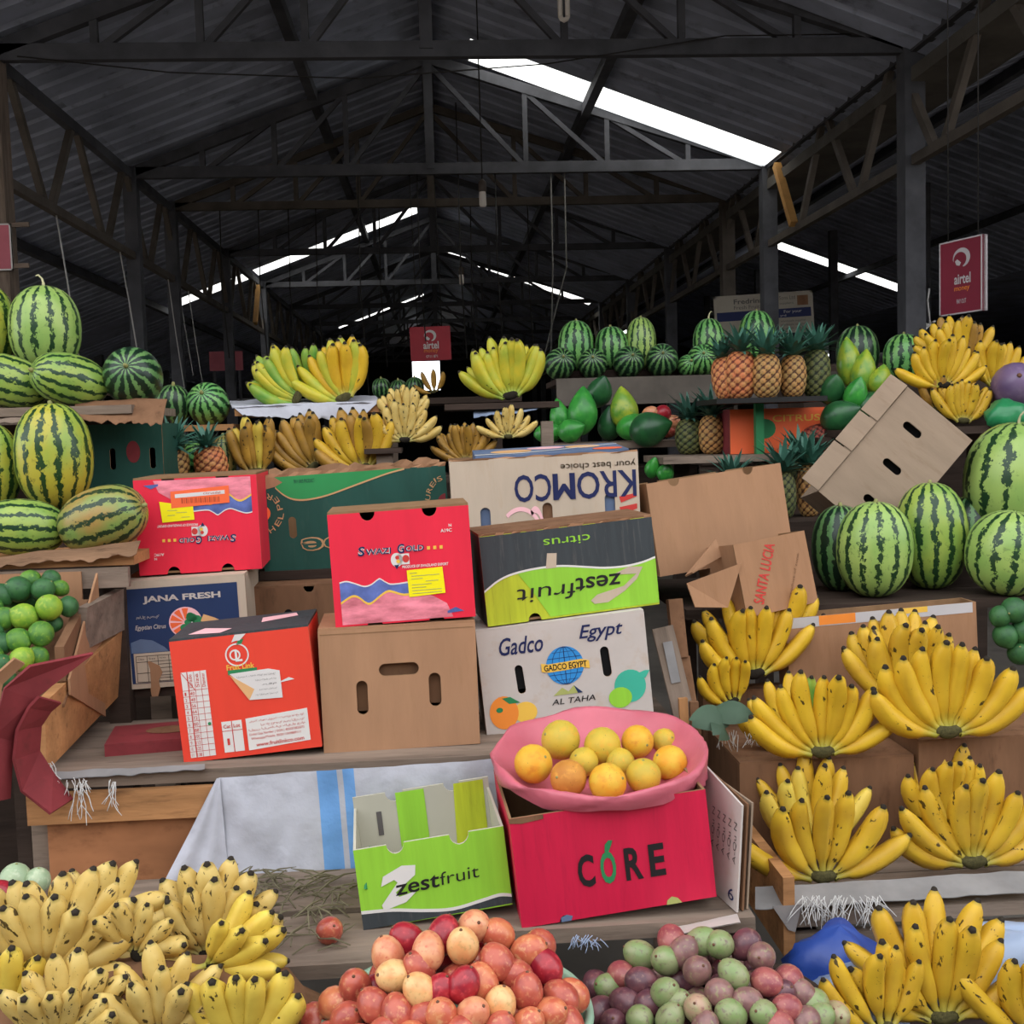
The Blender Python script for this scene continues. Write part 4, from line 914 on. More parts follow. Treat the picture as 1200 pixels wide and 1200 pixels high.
# --- cartons at the pineapple side
p = at(848, 650, 2.9)
bx, F = carton(p.x, 2.86, 1.085 + .10, .372, .26, .245, M['card2'], 'plain brown carton with two thumb notches behind the letter box', M['card'], 6, 6.5, -4, notch=[(.20, .015), (.75, .015)], open_top=True)
p = at(912, 700, 2.76)
bx, F = carton(p.x + .0, 2.72, 1.085, .205, .22, .185, M['card'], 'torn brown carton with faded red letters running upwards', M['card'], 14, 7, -8, open_top=True, notch=[(.5, .0)] if False else ())
F.text('SANTA LUCIA', -.04, .38, .72, .54, M['redink'], 2, False, .015, 0, 66); F.text('product of zone', .46, .55, 1.02, .60, M['carddk'], 2, False, 0, 0, 66); F.text('1031', .66, .78, .84, .87, M['carddk'], 2, False, .01, 0, 66)
torn = bx
# the big tilted carton
c = at(1040, 538, 3.12); q = Quaternion((0, 0, 1), rad(4)) @ Quaternion((0, 1, 0), rad(-47)) @ Quaternion((1, 0, 0), rad(-12))
bx = empty('cardboard_carton', c, q, 'large plain carton tipped up on its corner above the melons', 'carton')
TW, TH, TD = .40, .30, .22
hs = [stadium(-TW / 2 + u * TW, TH / 2 - v * TH, .024, .062, 0) for u, v in ((.78, .50), (.48, .58), (.19, .66))]
o = plate('front_panel', [(-TW / 2, -TH / 2), (TW / 2, -TH / 2), (TW / 2, TH / 2 - .06), (-TW / 2, TH / 2 - .06)], M['card3'], bx, hs, .005)
for a, b in ((-TW / 2, -.055), (-.05, .06), (.065, TW / 2)): box('top_flap', a, b, .0, .005, TH / 2 - .058, TH / 2, M['card3'], bx).rotation_euler = (rad(-14), 0, 0)
box('back_panel', -TW / 2, TW / 2, TD - .005, TD, -TH / 2, TH / 2 - .06, M['card3'], bx)
for s in (-1, 1): box('side_panel', s * TW / 2 - (.005 if s > 0 else 0), s * TW / 2 + (.005 if s < 0 else 0), .006, TD - .006, -TH / 2, TH / 2 - .06, M['card3'], bx)
box('bottom_panel', -TW / 2 + .006, TW / 2 - .006, .006, TD - .006, -TH / 2, -TH / 2 + .005, M['card3'], bx)
box('inner_shade_sheet', -TW / 2 + .02, TW / 2 - .02, .03, .034, -TH / 2 + .01, TH / 2 - .08, M['void'], bx)  # black sheet in place of the shaded carton inside
# cartons stepping up the banana stall
p = at(930, 940, 2.40)
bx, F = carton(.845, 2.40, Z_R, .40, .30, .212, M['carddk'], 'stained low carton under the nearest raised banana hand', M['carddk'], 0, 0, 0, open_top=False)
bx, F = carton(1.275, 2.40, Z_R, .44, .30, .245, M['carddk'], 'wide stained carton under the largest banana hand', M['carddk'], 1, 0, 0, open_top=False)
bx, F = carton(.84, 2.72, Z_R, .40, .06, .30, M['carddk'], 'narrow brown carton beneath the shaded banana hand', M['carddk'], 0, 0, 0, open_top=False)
p = at(1022, 720, 2.68)
bx, F = carton(1.12, 2.715, .60, .50, .075, .475, M['card'], 'tall brown carton below the two front watermelons, with pale printed rim', M['card'], 2, 2.4, 0, open_top=True)
F.poly('printed_rim', [(.0, .055), (.98, .055), (.98, .0), (.0, .0)], M['lightgrey'], 1); F.rect('printed_patch', .17, .0, .36, .05, M['orangeprint'], 2); F.rect('printed_patch', .60, .0, .74, .03, M['gold'], 2)
# under the back tray and behind the melons
p = at(915, 500, 4.12)
bx, F = carton(p.x - .01, 4.06, 1.446, .40, .25, .165, M['stickorange'], 'orange-red carton in shadow under the pineapple tray', M['maroon'], 0, 0, 0, open_top=True); F.text('CITRUS', .40, .15, .85, .30, M['gold'], 2, False, .01); F.ell('printed_fruit', .33, .45, .1, .22, M['leafprint'], 2, 16)
p = at(140, 530, 3.2)
bx, F = carton(p.x, 3.20, Z_LL + .002, .24, .28, .31, M['green'], 'dark green carton in shadow under the upper melon shelf', M['green'], 0, 0, 0, holes=[(.42, .30, .016, .06, 0), (.88, .30, .016, .06, 0)], open_top=False)
F.ell('red_disc', .66, .24, .08, .10, M['maroon'], 2, 20)
# folded red cardboard, lime tray and planks beside the main stall
def loft(name, A, B, mt, label, t=.006, parent=None):
    """a bent sheet of board between two edges given as (px, py, Y)"""
    A = [at(*q) for q in A]; B = [at(*q) for q in B]; n = len(A); vs = []; fs = []
    for k in (0, 1):
        for i in range(n):
            nr = (A[min(i + 1, n - 1)] - A[max(i - 1, 0)]).cross(B[i] - A[i]).normalized() * (t * k)
            vs += [A[i] - nr, B[i] - nr]
    o = 2 * n
    for i in range(n - 1):
        a = 2 * i; fs += [(a, a + 1, a + 3, a + 2), (o + a, o + a + 2, o + a + 3, o + a + 1), (a, a + 2, o + a + 2, o + a), (a + 1, o + a + 1, o + a + 3, a + 3)]
    fs += [(0, o, o + 1, 1), (2 * n - 2, 2 * n - 1, o + 2 * n - 1, o + 2 * n - 2)]
    if parent:
        inv = (Matrix.Translation(parent.location) @ (parent.rotation_quaternion.to_matrix().to_4x4() if parent.rotation_mode == 'QUATERNION' else Matrix.Identity(4))).inverted()
        return obj(name, [inv @ v for v in vs], fs, mt, parent)
    x = obj(name, vs, fs, mt); tag(x, label, 'cardboard'); return x
loft('side_board', [(145, 736, 2.73), (52, 824, 2.30)], [(140, 815, 2.73), (55, 904, 2.30)], M['wood'], '', .022, ms)
loft('side_board', [(145, 690, 2.72), (102, 712, 2.52)], [(146, 738, 2.72), (100, 762, 2.52)], M['woodgrey'], '', .02, ms)
loft('folded_cardboard', [(-12, 940, 2.18), (-10, 862, 2.18), (4, 806, 2.18), (34, 779, 2.19)], [(10, 935, 2.22), (14, 868, 2.22), (40, 818, 2.22), (108, 764, 2.29)], M['maroon'], 'maroon cardboard folded over below the limes')
loft('folded_cardboard', [(58, 955, 2.2), (24, 928, 2.2), (14, 890, 2.2), (18, 855, 2.2), (32, 828, 2.2), (44, 815, 2.2)], [(84, 938, 2.284), (60, 905, 2.284), (44, 880, 2.284), (46, 850, 2.284), (58, 832, 2.284), (70, 822, 2.284)], M['maroon'], 'curled maroon cardboard beside the wooden side board')
loft('folded_cardboard', [(-30, 935, 2.14), (-26, 850, 2.14), (-12, 795, 2.14), (16, 770, 2.15)], [(-14, 935, 2.16), (-10, 855, 2.16), (2, 800, 2.16), (28, 776, 2.17)], M['card'], 'brown cardboard edge at the photo border below the limes')
loft('torn_flap', [(804, 684, 2.68), (868, 660, 2.71)], [(814, 712, 2.66), (852, 712, 2.69)], M['card'], '', .005, torn)
loft('torn_flap', [(804, 676, 2.76), (838, 632, 2.80)], [(812, 672, 2.75), (846, 652, 2.79)], M['card2'], '', .005, torn)
# splintered crate end between the white carton and the bananas
cr = empty('wooden_crate', at(795, 860, 2.55), None, 'splintered wooden crate end between the white carton and the bananas', 'crate')
def piece(nm, a, b, w, h, mt): bar(nm, at(*a) - cr.location, at(*b) - cr.location, w, h, mt, cr, (0, 1, 0))
piece('corner_post', (790, 702, 2.62), (797, 770, 2.60), .034, .034, M['carddk']); piece('slat', (776, 735, 2.58), (806, 856, 2.52), .05, .014, M['woodgrey'])
piece('slat', (798, 770, 2.60), (812, 862, 2.54), .04, .014, M['carddk']); piece('slat', (800, 818, 2.50), (803, 868, 2.50), .02, .014, M['wood']); piece('slat', (813, 822, 2.52), (813, 868, 2.52), .02, .014, M['carddk'])
piece('splinter', (782, 752, 2.56), (792, 800, 2.54), .022, .004, M['sackdim'])

# ================================================================== FRUIT BUILDERS
def superprof(n, e=2.25, dimple=.05):
    out = []
    for k in range(n + 1):
        a = math.pi * k / n; r = abs(math.sin(a)) ** (2 / e); z = -math.copysign(abs(math.cos(a)) ** (2 / e), math.cos(a))
        d = max(0, 1 - r / .28); z *= 1 - dimple * d * d
        out.append((max(r, .002), z))
    return out
_vs, _fs = lathe_data(superprof(18), 28)
MELON = {}
def melon_mesh(k):
    if k not in MELON: MELON[k] = mesh('rind', _vs, _fs, M[k], True)
    return MELON[k]
_sv, _sf = tube_data([(0, 0, -.005), (0, 0, .012), (.004, 0, .026), (.014, .002, .036), (.022, .004, .034)], [.006, .004, .003, .0028, .0022], 6)
STEM = mesh('stem', _sv, _sf, M['stemwhite'], True)
_sv2, _sf2 = tube_data([(0, 0, -.005), (0, 0, .006), (.002, 0, .012)], [.008, .006, .004], 6)
STEM2 = mesh('stem', _sv2, _sf2, M['stem'], True)
_rng = random.Random(11)
def melon(px, py, Y, a, b, axis, mt, label, z=None, grp=None, stem=2, name='watermelon'):
    """a: half length, b: radius, both in photo pixels; axis: direction of the long axis towards the stem"""
    ax = Vector(axis).normalized(); c = at(px, py, Y); A, B = m(a, Y), m(b, Y)
    if z is not None: c.z = z + math.sqrt((A * ax.z) ** 2 + (B * math.sqrt(max(0, 1 - ax.z ** 2))) ** 2) - .001
    q = Vector((0, 0, 1)).rotation_difference(ax) @ Quaternion((0, 0, 1), _rng.uniform(0, 6.28))
    root = empty(name, c, q, label, 'watermelon', grp)
    link('rind', melon_mesh(mt), root, scale=(B, B, A))
    if stem: link('stem', STEM if stem == 1 else STEM2, root, loc=(0, 0, A * .955))
    return root
# bananas
BAN = {}
def banana_mesh(key, r, bend, mt):
    k = (key, mt)
    if k in BAN: return BAN[k]
    ts = [0, .05, .10, .15, .21, .29, .40, .52, .64, .75, .84, .90, .94, .965, .99, 1.0]
    pr = [.36, .32, .33, .44, .66, .88, .99, 1.0, .99, .94, .81, .62, .43, .30, .23, .10]
    sides = 10; N = 80; pts = []; p = Vector((0, 0, 0)); pos = [p.copy()]
    for i in range(N):
        s = (i + .5) / N; a = bend * (s ** 1.15); p = p + Vector((math.sin(a), 0, math.cos(a))) / N; pos.append(p.copy())
    vs = []; uv = []
    for t, q in zip(ts, pr):
        i = min(N, int(t * N)); c = pos[i]; a = bend * (t ** 1.15); n1 = Vector((math.cos(a), 0, -math.sin(a))); n2 = Vector((0, 1, 0))
        for k2 in range(sides):
            g = 2 * math.pi * k2 / sides; rr = r * q * (1 + .09 * math.cos(5 * g))
            vs.append(c + (n1 * math.cos(g) + n2 * math.sin(g)) * rr); uv.append((k2 / sides, t))
    fs = []; mi = []
    for i in range(len(ts) - 1):
        for k2 in range(sides):
            k3 = (k2 + 1) % sides; fs.append((i * sides + k2, i * sides + k3, (i + 1) * sides + k3, (i + 1) * sides + k2)); mi.append(1 if ts[i] >= .955 else 0)
    fs.append(tuple((len(ts) - 1) * sides + k2 for k2 in range(sides))); mi.append(1)
    me = mesh('banana', vs, fs, [M[mt], M['tip']], True, mi)
    ul = me.uv_layers.new(name='UVMap')
    for lo in me.loops: ul.data[lo.index].uv = uv[lo.vertex_index]
    BAN[k] = me; return me
SHAPES = {'long': [(.114, .95), (.120, 1.25), (.108, .75)], 'mid': [(.118, .8), (.124, 1.05), (.112, .6)], 'baby': [(.150, .75), (.162, 1.0), (.142, .55)]}
_cv, _cf = lathe_data([(.002, -.9), (.5, -.85), (.8, -.5), (1, 0), (.95, .5), (.7, .85), (.3, .75), (.002, .7)], 14, lambda r, a, z, i: (r * (1 + .12 * math.sin(3 * a + i)), z))
CROWN = {k: mesh('crown', _cv, _cf, M[k], True) for k in ('crown', 'crowndark')}
def hand(px, py, Y, n, L, fan=75, fan0=0, rows=1, lean=22, shape='long', mt='banana', label='', grp=None, curl=(0, -.35, .8), cw=None, mt2=None, seed=0, crown='crown', z=None, jit=6, lift=.0, skip=()):
    """a hand of bananas: crown at the pixel, fingers fanned about fan0 degrees from vertical, tips curling along curl"""
    rg = random.Random(seed * 17 + int(px) * 3 + int(py)); c = at(px, py, Y)
    if z is not None: c.z = z
    root = empty('banana_hand', c, None, label, 'bananas', grp)
    U = Vector((math.sin(rad(fan0)), 0, math.cos(rad(fan0)))); Rr = Vector((math.cos(rad(fan0)), 0, -math.sin(rad(fan0)))); Bk = Vector((0, 1, 0))
    cw = cw or L * .16
    T = Vector(curl)
    for rw in range(rows):
        nn = n - rw
        for k in range(nn):
            if (rw, k) in skip: continue
            f = 0 if nn == 1 else (k / (nn - 1)) * 2 - 1
            th = rad(fan * (1 - .10 * rw) * f + rg.uniform(-jit, jit) * .5); ln = rad(lean + 24 * rw + rg.uniform(-jit, jit))
            d = (U * math.cos(th) + Rr * math.sin(th)) * math.cos(ln) + Bk * math.sin(ln)
            cu = T + Vector((0, -.2 * rw, .1 * rw)); cv = cu - d * cu.dot(d)
            if cv.length < .05: cv = Vector((0, -1, 0)) - d * -d.y
            cv.normalize(); ll = L * rg.uniform(.9, 1.05) * (1 - .06 * abs(f))
            q = Matrix((cv, d.cross(cv), d)).transposed().to_quaternion()
            st = Rr * (f * cw * .75) + U * (-abs(f) * cw * .28 + rw * L * .13) + Bk * (rw * L * .16 + .25 * cw)
            ks = rg.randrange(3); r_, be = SHAPES[shape][ks]
            mm = mt2 if (mt2 and rg.random() < .4) else mt
            link('banana', banana_mesh((shape, ks), r_, be, mm), root, loc=st, rot=q, scale=(ll, ll, ll))
    q = Quaternion((0, 1, 0), rad(fan0))
    link('crown', CROWN[crown], root, loc=Bk * (cw * .3) - U * cw * .12, rot=q, scale=(cw * .85, cw * .55, cw * .5))
    return root
# small round fruit, one mesh per kind and colour
FR = {}
def fruit_mesh(kind, mt):
    if (kind, mt) in FR: return FR[(kind, mt)]
    n, seg = 12, 18
    prof = []
    for k in range(n + 1):
        a = math.pi * k / n; r = max(.003, math.sin(a)); z = -math.cos(a)
        if kind == 'egg': z *= 1.22; r *= 1 - .06 * z
        if kind == 'round': z *= .96
        if kind == 'lime': z = z * 1.03 + (.10 * max(0, abs(z) - .9) / .1) * math.copysign(1, z)
        if kind == 'papaya':
            z *= 1.5; u = (z + 1.5) / 3; r = math.sin(math.pi * min(1, u ** .85)) ** .75 * (1 - .12 * u) + .003
        prof.append((r, z))
    fn = (lambda r, a, z, i: (r * (1 + .025 * math.cos(5 * a)), z)) if kind == 'papaya' else None
    vs, fs = lathe_data(prof, seg, fn); mi = [0] * len(fs)
    mats = [M[mt]]
    if kind in ('egg', 'round', 'lime'):
        top = prof[-1][1]; sv, sf = tube_data([(0, 0, top - .05), (0, 0, top + (.06 if kind == 'egg' else .02))], [.13 if kind == 'egg' else .10, .07], 7); o = len(vs)
        vs += sv; fs += [tuple(i + o for i in f) for f in sf]; mi += [1] * len(sf); mats.append(M['tom_stem'] if kind == 'egg' else M['stem'])
    FR[(kind, mt)] = mesh(kind + '_fruit', vs, fs, mats, True, mi); return FR[(kind, mt)]
def fruit(name, kind, pos, r, mt, label, cat, grp=None, axis=None):
    ax = Vector(axis) if axis else Vector((_rng.uniform(-1, 1), _rng.uniform(-1, .6), _rng.uniform(-.3, 1)))
    q = Vector((0, 0, 1)).rotation_difference(ax.normalized()) @ Quaternion((0, 0, 1), _rng.uniform(0, 6))
    return tag(link(name, fruit_mesh(kind, mt), None, pos, q, (r, r, r)), label, cat, grp)
def dome_hit(px, py, cx, cy, z0, h, a, b):
    d = ray(px, py); t = 1.0; last = None
    while t < 6:
        p = CAM + d * t; e = 1 - ((p.x - cx) / a) ** 2 - ((p.y - cy) / b) ** 2; s = z0 + h * e
        if p.z < s and e > -.6: return p
        t += .004
    return None
# pineapples
PINE = {}
def pine_mesh(mt):
    if mt in PINE: return PINE[mt]
    seg, n, cols, rows = 52, 40, 9, 7; vs = []; eye = []; fs = []
    for i in range(n + 1):
        v = i / n; a = math.pi * (.06 + .88 * v); r0 = math.sin(a) ** .55; z0 = -math.cos(a) / math.cos(math.pi * .06)
        for k in range(seg):
            u = k / seg; e = abs(math.sin(math.pi * (u * cols + v * rows))) * abs(math.sin(math.pi * (u * cols - v * rows)))
            r = r0 * (1 + .10 * e ** .6); g = 2 * math.pi * u; vs.append((r * math.cos(g), r * math.sin(g), z0)); eye.append(e)
    for i in range(n):
        for k in range(seg):
            k2 = (k + 1) % seg; fs.append((i * seg + k, i * seg + k2, (i + 1) * seg + k2, (i + 1) * seg + k))
    fs.append(tuple(range(seg))[::-1]); fs.append(tuple(n * seg + k for k in range(seg)))
    me = mesh('body', vs, fs, M[mt], True); at_ = me.attributes.new('eye', 'FLOAT', 'POINT'); at_.data.foreach_set('value', eye)
    PINE[mt] = me; return me
def leaf_crown_mesh(seed):
    rg = random.Random(seed); vs = []; fs = []
    for k in range(34):
        ring = k / 34; az = k * 2.399 + rg.uniform(-.2, .2); el = rad(5 + 70 * ring + rg.uniform(-10, 10)); L = (.055 + .045 * (1 - abs(ring - .5))) * rg.uniform(.85, 1.15); w = .011
        p = Vector((.012 * math.cos(az), .012 * math.sin(az), .004 + .02 * ring)); h = Vector((math.cos(az), math.sin(az), 0)); s = Vector((-math.sin(az), math.cos(az), 0)); o = len(vs); N = 5
        for i in range(N + 1):
            t = i / N; ww = w * (1 - t) ** .7 + .0005
            up = Vector((0, 0, 1)) * math.cos(el) * .0
            vs += [p - s * ww, p - Vector((0, 0, .003)) * (1 - t), p + s * ww]
            e2 = el - t * rad(38) * (1 - ring * .5); p = p + (h * math.cos(e2) + Vector((0, 0, 1)) * math.sin(e2)) * (L / N)
        for i in range(N):
            b = o + i * 3; fs += [(b, b + 1, b + 4, b + 3), (b + 1, b + 2, b + 5, b + 4)]
    return mesh('leaf_crown', vs, fs, M['pineleaf'], False)
LEAFC = [leaf_crown_mesh(s) for s in range(3)]
def pineapple(px, py, Y, w, h, mt, label, axis=(0, 0, 1), crown=1.0, z=None, grp=None):
    ax = Vector(axis).normalized(); c = at(px, py, Y); B, A = m(w / 2, Y) / 1.06, m(h / 2, Y)
    if z is not None: c.z = z + math.sqrt((A * ax.z) ** 2 + (B * math.sqrt(max(0, 1 - ax.z ** 2))) ** 2)
    q = Vector((0, 0, 1)).rotation_difference(ax) @ Quaternion((0, 0, 1), _rng.uniform(0, 6))
    root = empty('pineapple', c, q, label, 'pineapple', grp); link('body', pine_mesh(mt), root, scale=(B, B, A))
    if crown: link('leaf_crown', LEAFC[_rng.randrange(3)], root, loc=(0, 0, A * .93), scale=(crown,) * 3)
    return root
def papaya(px, py, Y, w, h, mt, label, axis=(0, 0, 1), grp=None, z=None):
    ax = Vector(axis).normalized(); c = at(px, py, Y); B, A = m(w / 2, Y), m(h / 2, Y) / 1.5
    if z is not None: c.z = z + math.sqrt((A * 1.5 * ax.z) ** 2 + (B * math.sqrt(max(0, 1 - ax.z ** 2))) ** 2)
    q = Vector((0, 0, 1)).rotation_difference(ax) @ Quaternion((0, 0, 1), _rng.uniform(0, 6))
    return tag(link('papaya', fruit_mesh('papaya', mt), None, c, q, (B, B, A)), label, 'papaya', grp)

# ================================================================== WATERMELONS
UP = (0, 0, 1)
melon(53, 387, 3.38, 49, 39, (.02, 0, 1), 'melonpale', 'tall upright watermelon in front of the pale roof post', 1.768, stem=1)
melon(-22, 378, 3.4, 52, 37, (.05, 0, 1), 'melonyel', 'tall upright watermelon cut off by the photo edge on the upper shelf', 1.768)
melon(82, 447, 3.1, 44, 30, (-.75, -.65, .25), 'melon', 'watermelon lying on its side with its starred end turned to the upright one', Z_LU)
melon(156, 445, 3.15, 36, 33, (.05, -.95, .3), 'melondark', 'dark watermelon with its end facing out on the upper shelf corner', Z_LU)
melon(8, 452, 3.12, 46, 30, (-.9, -.3, .3), 'melon', 'watermelon lying at the photo edge on the upper shelf', Z_LU)
melon(63, 530, 2.98, 61, 43, (.0, -.05, 1), 'melonyel', 'large upright yellow-patched watermelon on the lower shelf', 1.385, stem=2)
melon(-10, 540, 3.0, 50, 32, UP, 'melonyel', 'watermelon standing behind at the photo edge on the lower shelf', 1.385)
melon(26, 606, 2.72, 48, 33, (-.9, -.35, .1), 'melon', 'watermelon lying at the front of the lower shelf by the photo edge', Z_LL)
melon(120, 596, 2.72, 52, 38, (.93, -.15, .28), 'melonbrown', 'watermelon lying tilted beside the red carton, orange-brown underneath', Z_LL)
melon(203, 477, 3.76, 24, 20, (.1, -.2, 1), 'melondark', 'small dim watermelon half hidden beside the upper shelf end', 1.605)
melon(244, 474, 3.76, 25, 24, (-.1, -.85, .5), 'melonbright', 'small round watermelon facing out on the thin plank under strings', 1.605)
melon(200, 525, 3.55, 26, 22, (-.2, -.8, .4), 'melonbright', 'round watermelon behind the pineapple above the red carton', 1.425)
melon(240, 525, 3.62, 30, 24, (-.7, -.5, .2), 'melonbright', 'watermelon in shadow between the two low pineapples', 1.425)
melon(262, 530, 3.56, 26, 15, UP, 'melonbrown', 'narrow dim watermelon standing beside the low pineapple', 1.425)
melon(1025, 640, 2.90, 58, 45, (.03, 0, 1), 'melonpale', 'pale upright watermelon nearest the torn letter carton', 1.08)
melon(1091, 613, 3.0, 65, 43, (.0, .05, 1), 'melon', 'taller upright watermelon between two pale ones', 1.08)
melon(1192, 568, 3.16, 75, 62, (.0, -.05, 1), 'melonpale', 'largest upright watermelon at the photo edge with a curled stalk', 1.175, stem=1)
melon(1182, 652, 2.84, 52, 50, (.1, -.1, 1), 'melonpale', 'squat watermelon below the largest one', 1.08, stem=0)
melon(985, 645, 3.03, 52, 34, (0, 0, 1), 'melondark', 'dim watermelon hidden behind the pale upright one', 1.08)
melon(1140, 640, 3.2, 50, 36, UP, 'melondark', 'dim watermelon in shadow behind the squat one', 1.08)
B5 = 'upright melons on the dark back shelf'
melon(675, 408, 5.1, 30, 21, (.03, 0, 1), 'melonbright', 'broad upright watermelon beside the slack cords on the back shelf', 1.78 + .04, B5)
melon(717, 412, 5.1, 26, 20, (-.05, 0, 1), 'melonbright', 'shorter upright watermelon between two tall ones on the back shelf', 1.78 + .04, B5)
melon(751, 404, 5.1, 31, 18, (.02, 0, 1), 'melonpale', 'slim pale upright watermelon on the back shelf', 1.78 + .04, B5)
melon(831, 405, 5.05, 29, 19, (.0, 0, 1), 'melonbright', 'upright watermelon in front of the brown roof post', 1.82, B5, 1)
melon(887, 392, 5.05, 33, 22, (.0, 0, 1), 'melonbright', 'upright watermelon rising behind the pineapple leaves', 1.82, B5)
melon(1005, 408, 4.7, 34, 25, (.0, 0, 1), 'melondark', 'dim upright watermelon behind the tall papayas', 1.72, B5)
melon(1059, 408, 4.6, 28, 24, (.0, 0, 1), 'melonbright', 'upright watermelon beside the thick roof post and white string', 1.72, B5)
for i, (x, y, r) in enumerate(((657, 450, 19), (695, 447, 18), (737, 446, 19), (776, 440, 20), (806, 432, 13), (823, 440, 19))):
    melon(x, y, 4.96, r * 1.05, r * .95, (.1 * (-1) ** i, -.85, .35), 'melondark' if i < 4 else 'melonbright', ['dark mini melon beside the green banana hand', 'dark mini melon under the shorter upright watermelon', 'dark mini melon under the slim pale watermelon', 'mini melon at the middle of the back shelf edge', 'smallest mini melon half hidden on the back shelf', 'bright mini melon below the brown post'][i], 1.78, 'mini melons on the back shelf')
for i, (x, y) in enumerate(((447, 455), (467, 457), (486, 454))): melon(x, y, 6.2, 12, 11, (0, -.3, 1), 'melondark', 'tiny dim melon behind the pale banana hands', None, 'tiny melons behind the bananas')
b6 = stall('far_shelf', (-.1, 6.2, 0), 'dim shelf behind the pale banana hands'); zz = at(467, 469, 6.2).z
board(b6, -.6, .45, 6.0, 6.5, zz - .03, zz + .002, M['wooddark']); board(b6, -.5, -.45, 6.2, 6.25, 0, zz - .03, M['wooddark'], 'leg'); board(b6, .3, .35, 6.2, 6.25, 0, zz - .03, M['wooddark'], 'leg')

# ================================================================== BANANAS
hand(965, 884, 2.36, 9, .195, 84, 0, 1, 14, 'long', 'banana', 'ripe banana hand with green crown on the stained low carton', z=Z_R + .212 + .035)
hand(930, 862, 2.46, 5, .16, 55, -30, 1, 35, 'long', 'banana', 'small banana hand tucked behind the green-crowned hand', z=Z_R + .245, mt2='bananagreen')
hand(1113, 860, 2.34, 10, .215, 84, 0, 1, 14, 'long', 'banana', 'largest ripe banana hand, fingers spread wide on the wide stained carton', z=Z_R + .245 + .04)
hand(1072, 815, 2.50, 8, .215, 52, -8, 2, 26, 'long', 'bananaspot', 'tall spotted banana hand standing behind the largest hand', z=Z_R + .31)
hand(966, 1034, 2.18, 7, .20, 80, 0, 1, 12, 'long', 'bananaspot', 'spotted ripe banana hand at the front plank above white string', z=Z_R + .04)
hand(958, 985, 2.30, 6, .18, 60, 0, 2, 24, 'long', 'bananaspot', 'banana hand standing behind the front spotted one', z=Z_R + .06, mt2='bananayel')
hand(1143, 1010, 2.20, 9, .205, 88, 0, 1, 12, 'long', 'bananaspot', 'black-flecked banana hand on the front plank beside the photo edge', z=Z_R + .045, seed=3)
hand(1125, 968, 2.31, 7, .175, 55, -5, 2, 26, 'long', 'bananaspot', 'banana hand standing behind the black-flecked one', z=Z_R + .07, seed=5)
hand(885, 815, 2.66, 7, .19, 72, -6, 2, 12, 'long', 'banana', 'shaded ripe banana hand between the torn cartons and the front hands', z=Z_R + .36, crown='crowndark')
hand(905, 790, 2.72, 4, .20, 22, 58, 1, 18, 'long', 'banana', 'few long bananas lying out sideways from the shaded hand', z=Z_R + .40, crown='crowndark')
hand(1108, 1192, 1.78, 7, .185, 78, 0, 2, 14, 'mid', 'bananaspot', 'ripe banana hand at the foot of the photo on blue plastic', seed=2)
hand(1035, 1205, 1.76, 5, .15, 50, -12, 1, 14, 'mid', 'bananaspot', 'short banana hand at the foot of the photo next to the passion fruit', seed=4)
hand(1215, 1210, 1.75, 5, .17, 45, -10, 1, 14, 'mid', 'bananaspot', 'banana hand cut off at the lower corner of the photo', seed=4)
# small pale bananas heaped at the front
V_ = (0.1, -.75, .45)
BG = 'small pale bananas heaped at the front'
hand(56, 1140, 1.72, 9, .140, 84, 34, 2, 6, 'baby', 'bananababy', 'pale bruised small banana hand fanned towards the middle of the heap', BG, V_, seed=1, jit=8)
hand(4, 1200, 1.66, 6, .14, 52, 22, 1, 8, 'baby', 'bananayel', 'yellow small banana hand at the lower photo corner', BG, V_, seed=2)
hand(160, 1120, 1.73, 8, .105, 92, 62, 1, 4, 'baby', 'bananababy', 'pale small banana hand with dark tips pointing out of the heap', BG, (0, -.9, .1), seed=3, crown='crowndark', jit=10)
hand(122, 1098, 1.79, 5, .135, 42, 10, 1, 10, 'baby', 'bananababy', 'bruised small banana hand on top at the back of the heap', BG, (.8, -.4, -.5), seed=3)
hand(246, 1118, 1.78, 7, .135, 62, 4, 2, 8, 'baby', 'bananababy', 'tall pale small banana hand with black patches below the white sack', BG, (.1, -.6, .6), seed=4, crown='crowndark')
hand(248, 1140, 1.71, 7, .115, 62, 88, 2, 2, 'baby', 'bananayel', 'yellow small banana hand spread sideways at the edge of the heap', BG, (.0, -.8, .3), seed=5, crown='crowndark', jit=10)
hand(250, 1140, 1.70, 5, .11, 48, 205, 1, 2, 'baby', 'bananayel', 'small banana hand pointing downwards in the middle of the heap', BG, (-.6, -.6, 0), seed=6, crown='crowndark')
hand(285, 1225, 1.62, 6, .135, 56, 6, 1, 10, 'baby', 'bananayel', 'bright small banana hand at the foot of the photo beside the tomato basin', BG, (.1, -.5, .8), seed=7)
hand(70, 1222, 1.61, 8, .115, 80, 35, 2, 2, 'baby', 'bananababy', 'grey-shaded small banana hand at the foot of the heap', BG, V_, seed=8, jit=10)
hand(185, 1212, 1.63, 7, .115, 85, 5, 2, 4, 'baby', 'bananababy', 'pale small banana hand low in the middle of the heap', BG, V_, seed=9, jit=10)
hand(22, 1118, 1.80, 4, .13, 34, -2, 1, 6, 'baby', 'bananababy', 'pale small banana hand standing at the photo edge', BG, V_, seed=10)
hand(858, 822, 2.60, 5, .13, 45, -22, 1, 8, 'long', 'banana', 'short banana hand crouching in front of the shaded hand', None, seed=2, crown='crowndark')
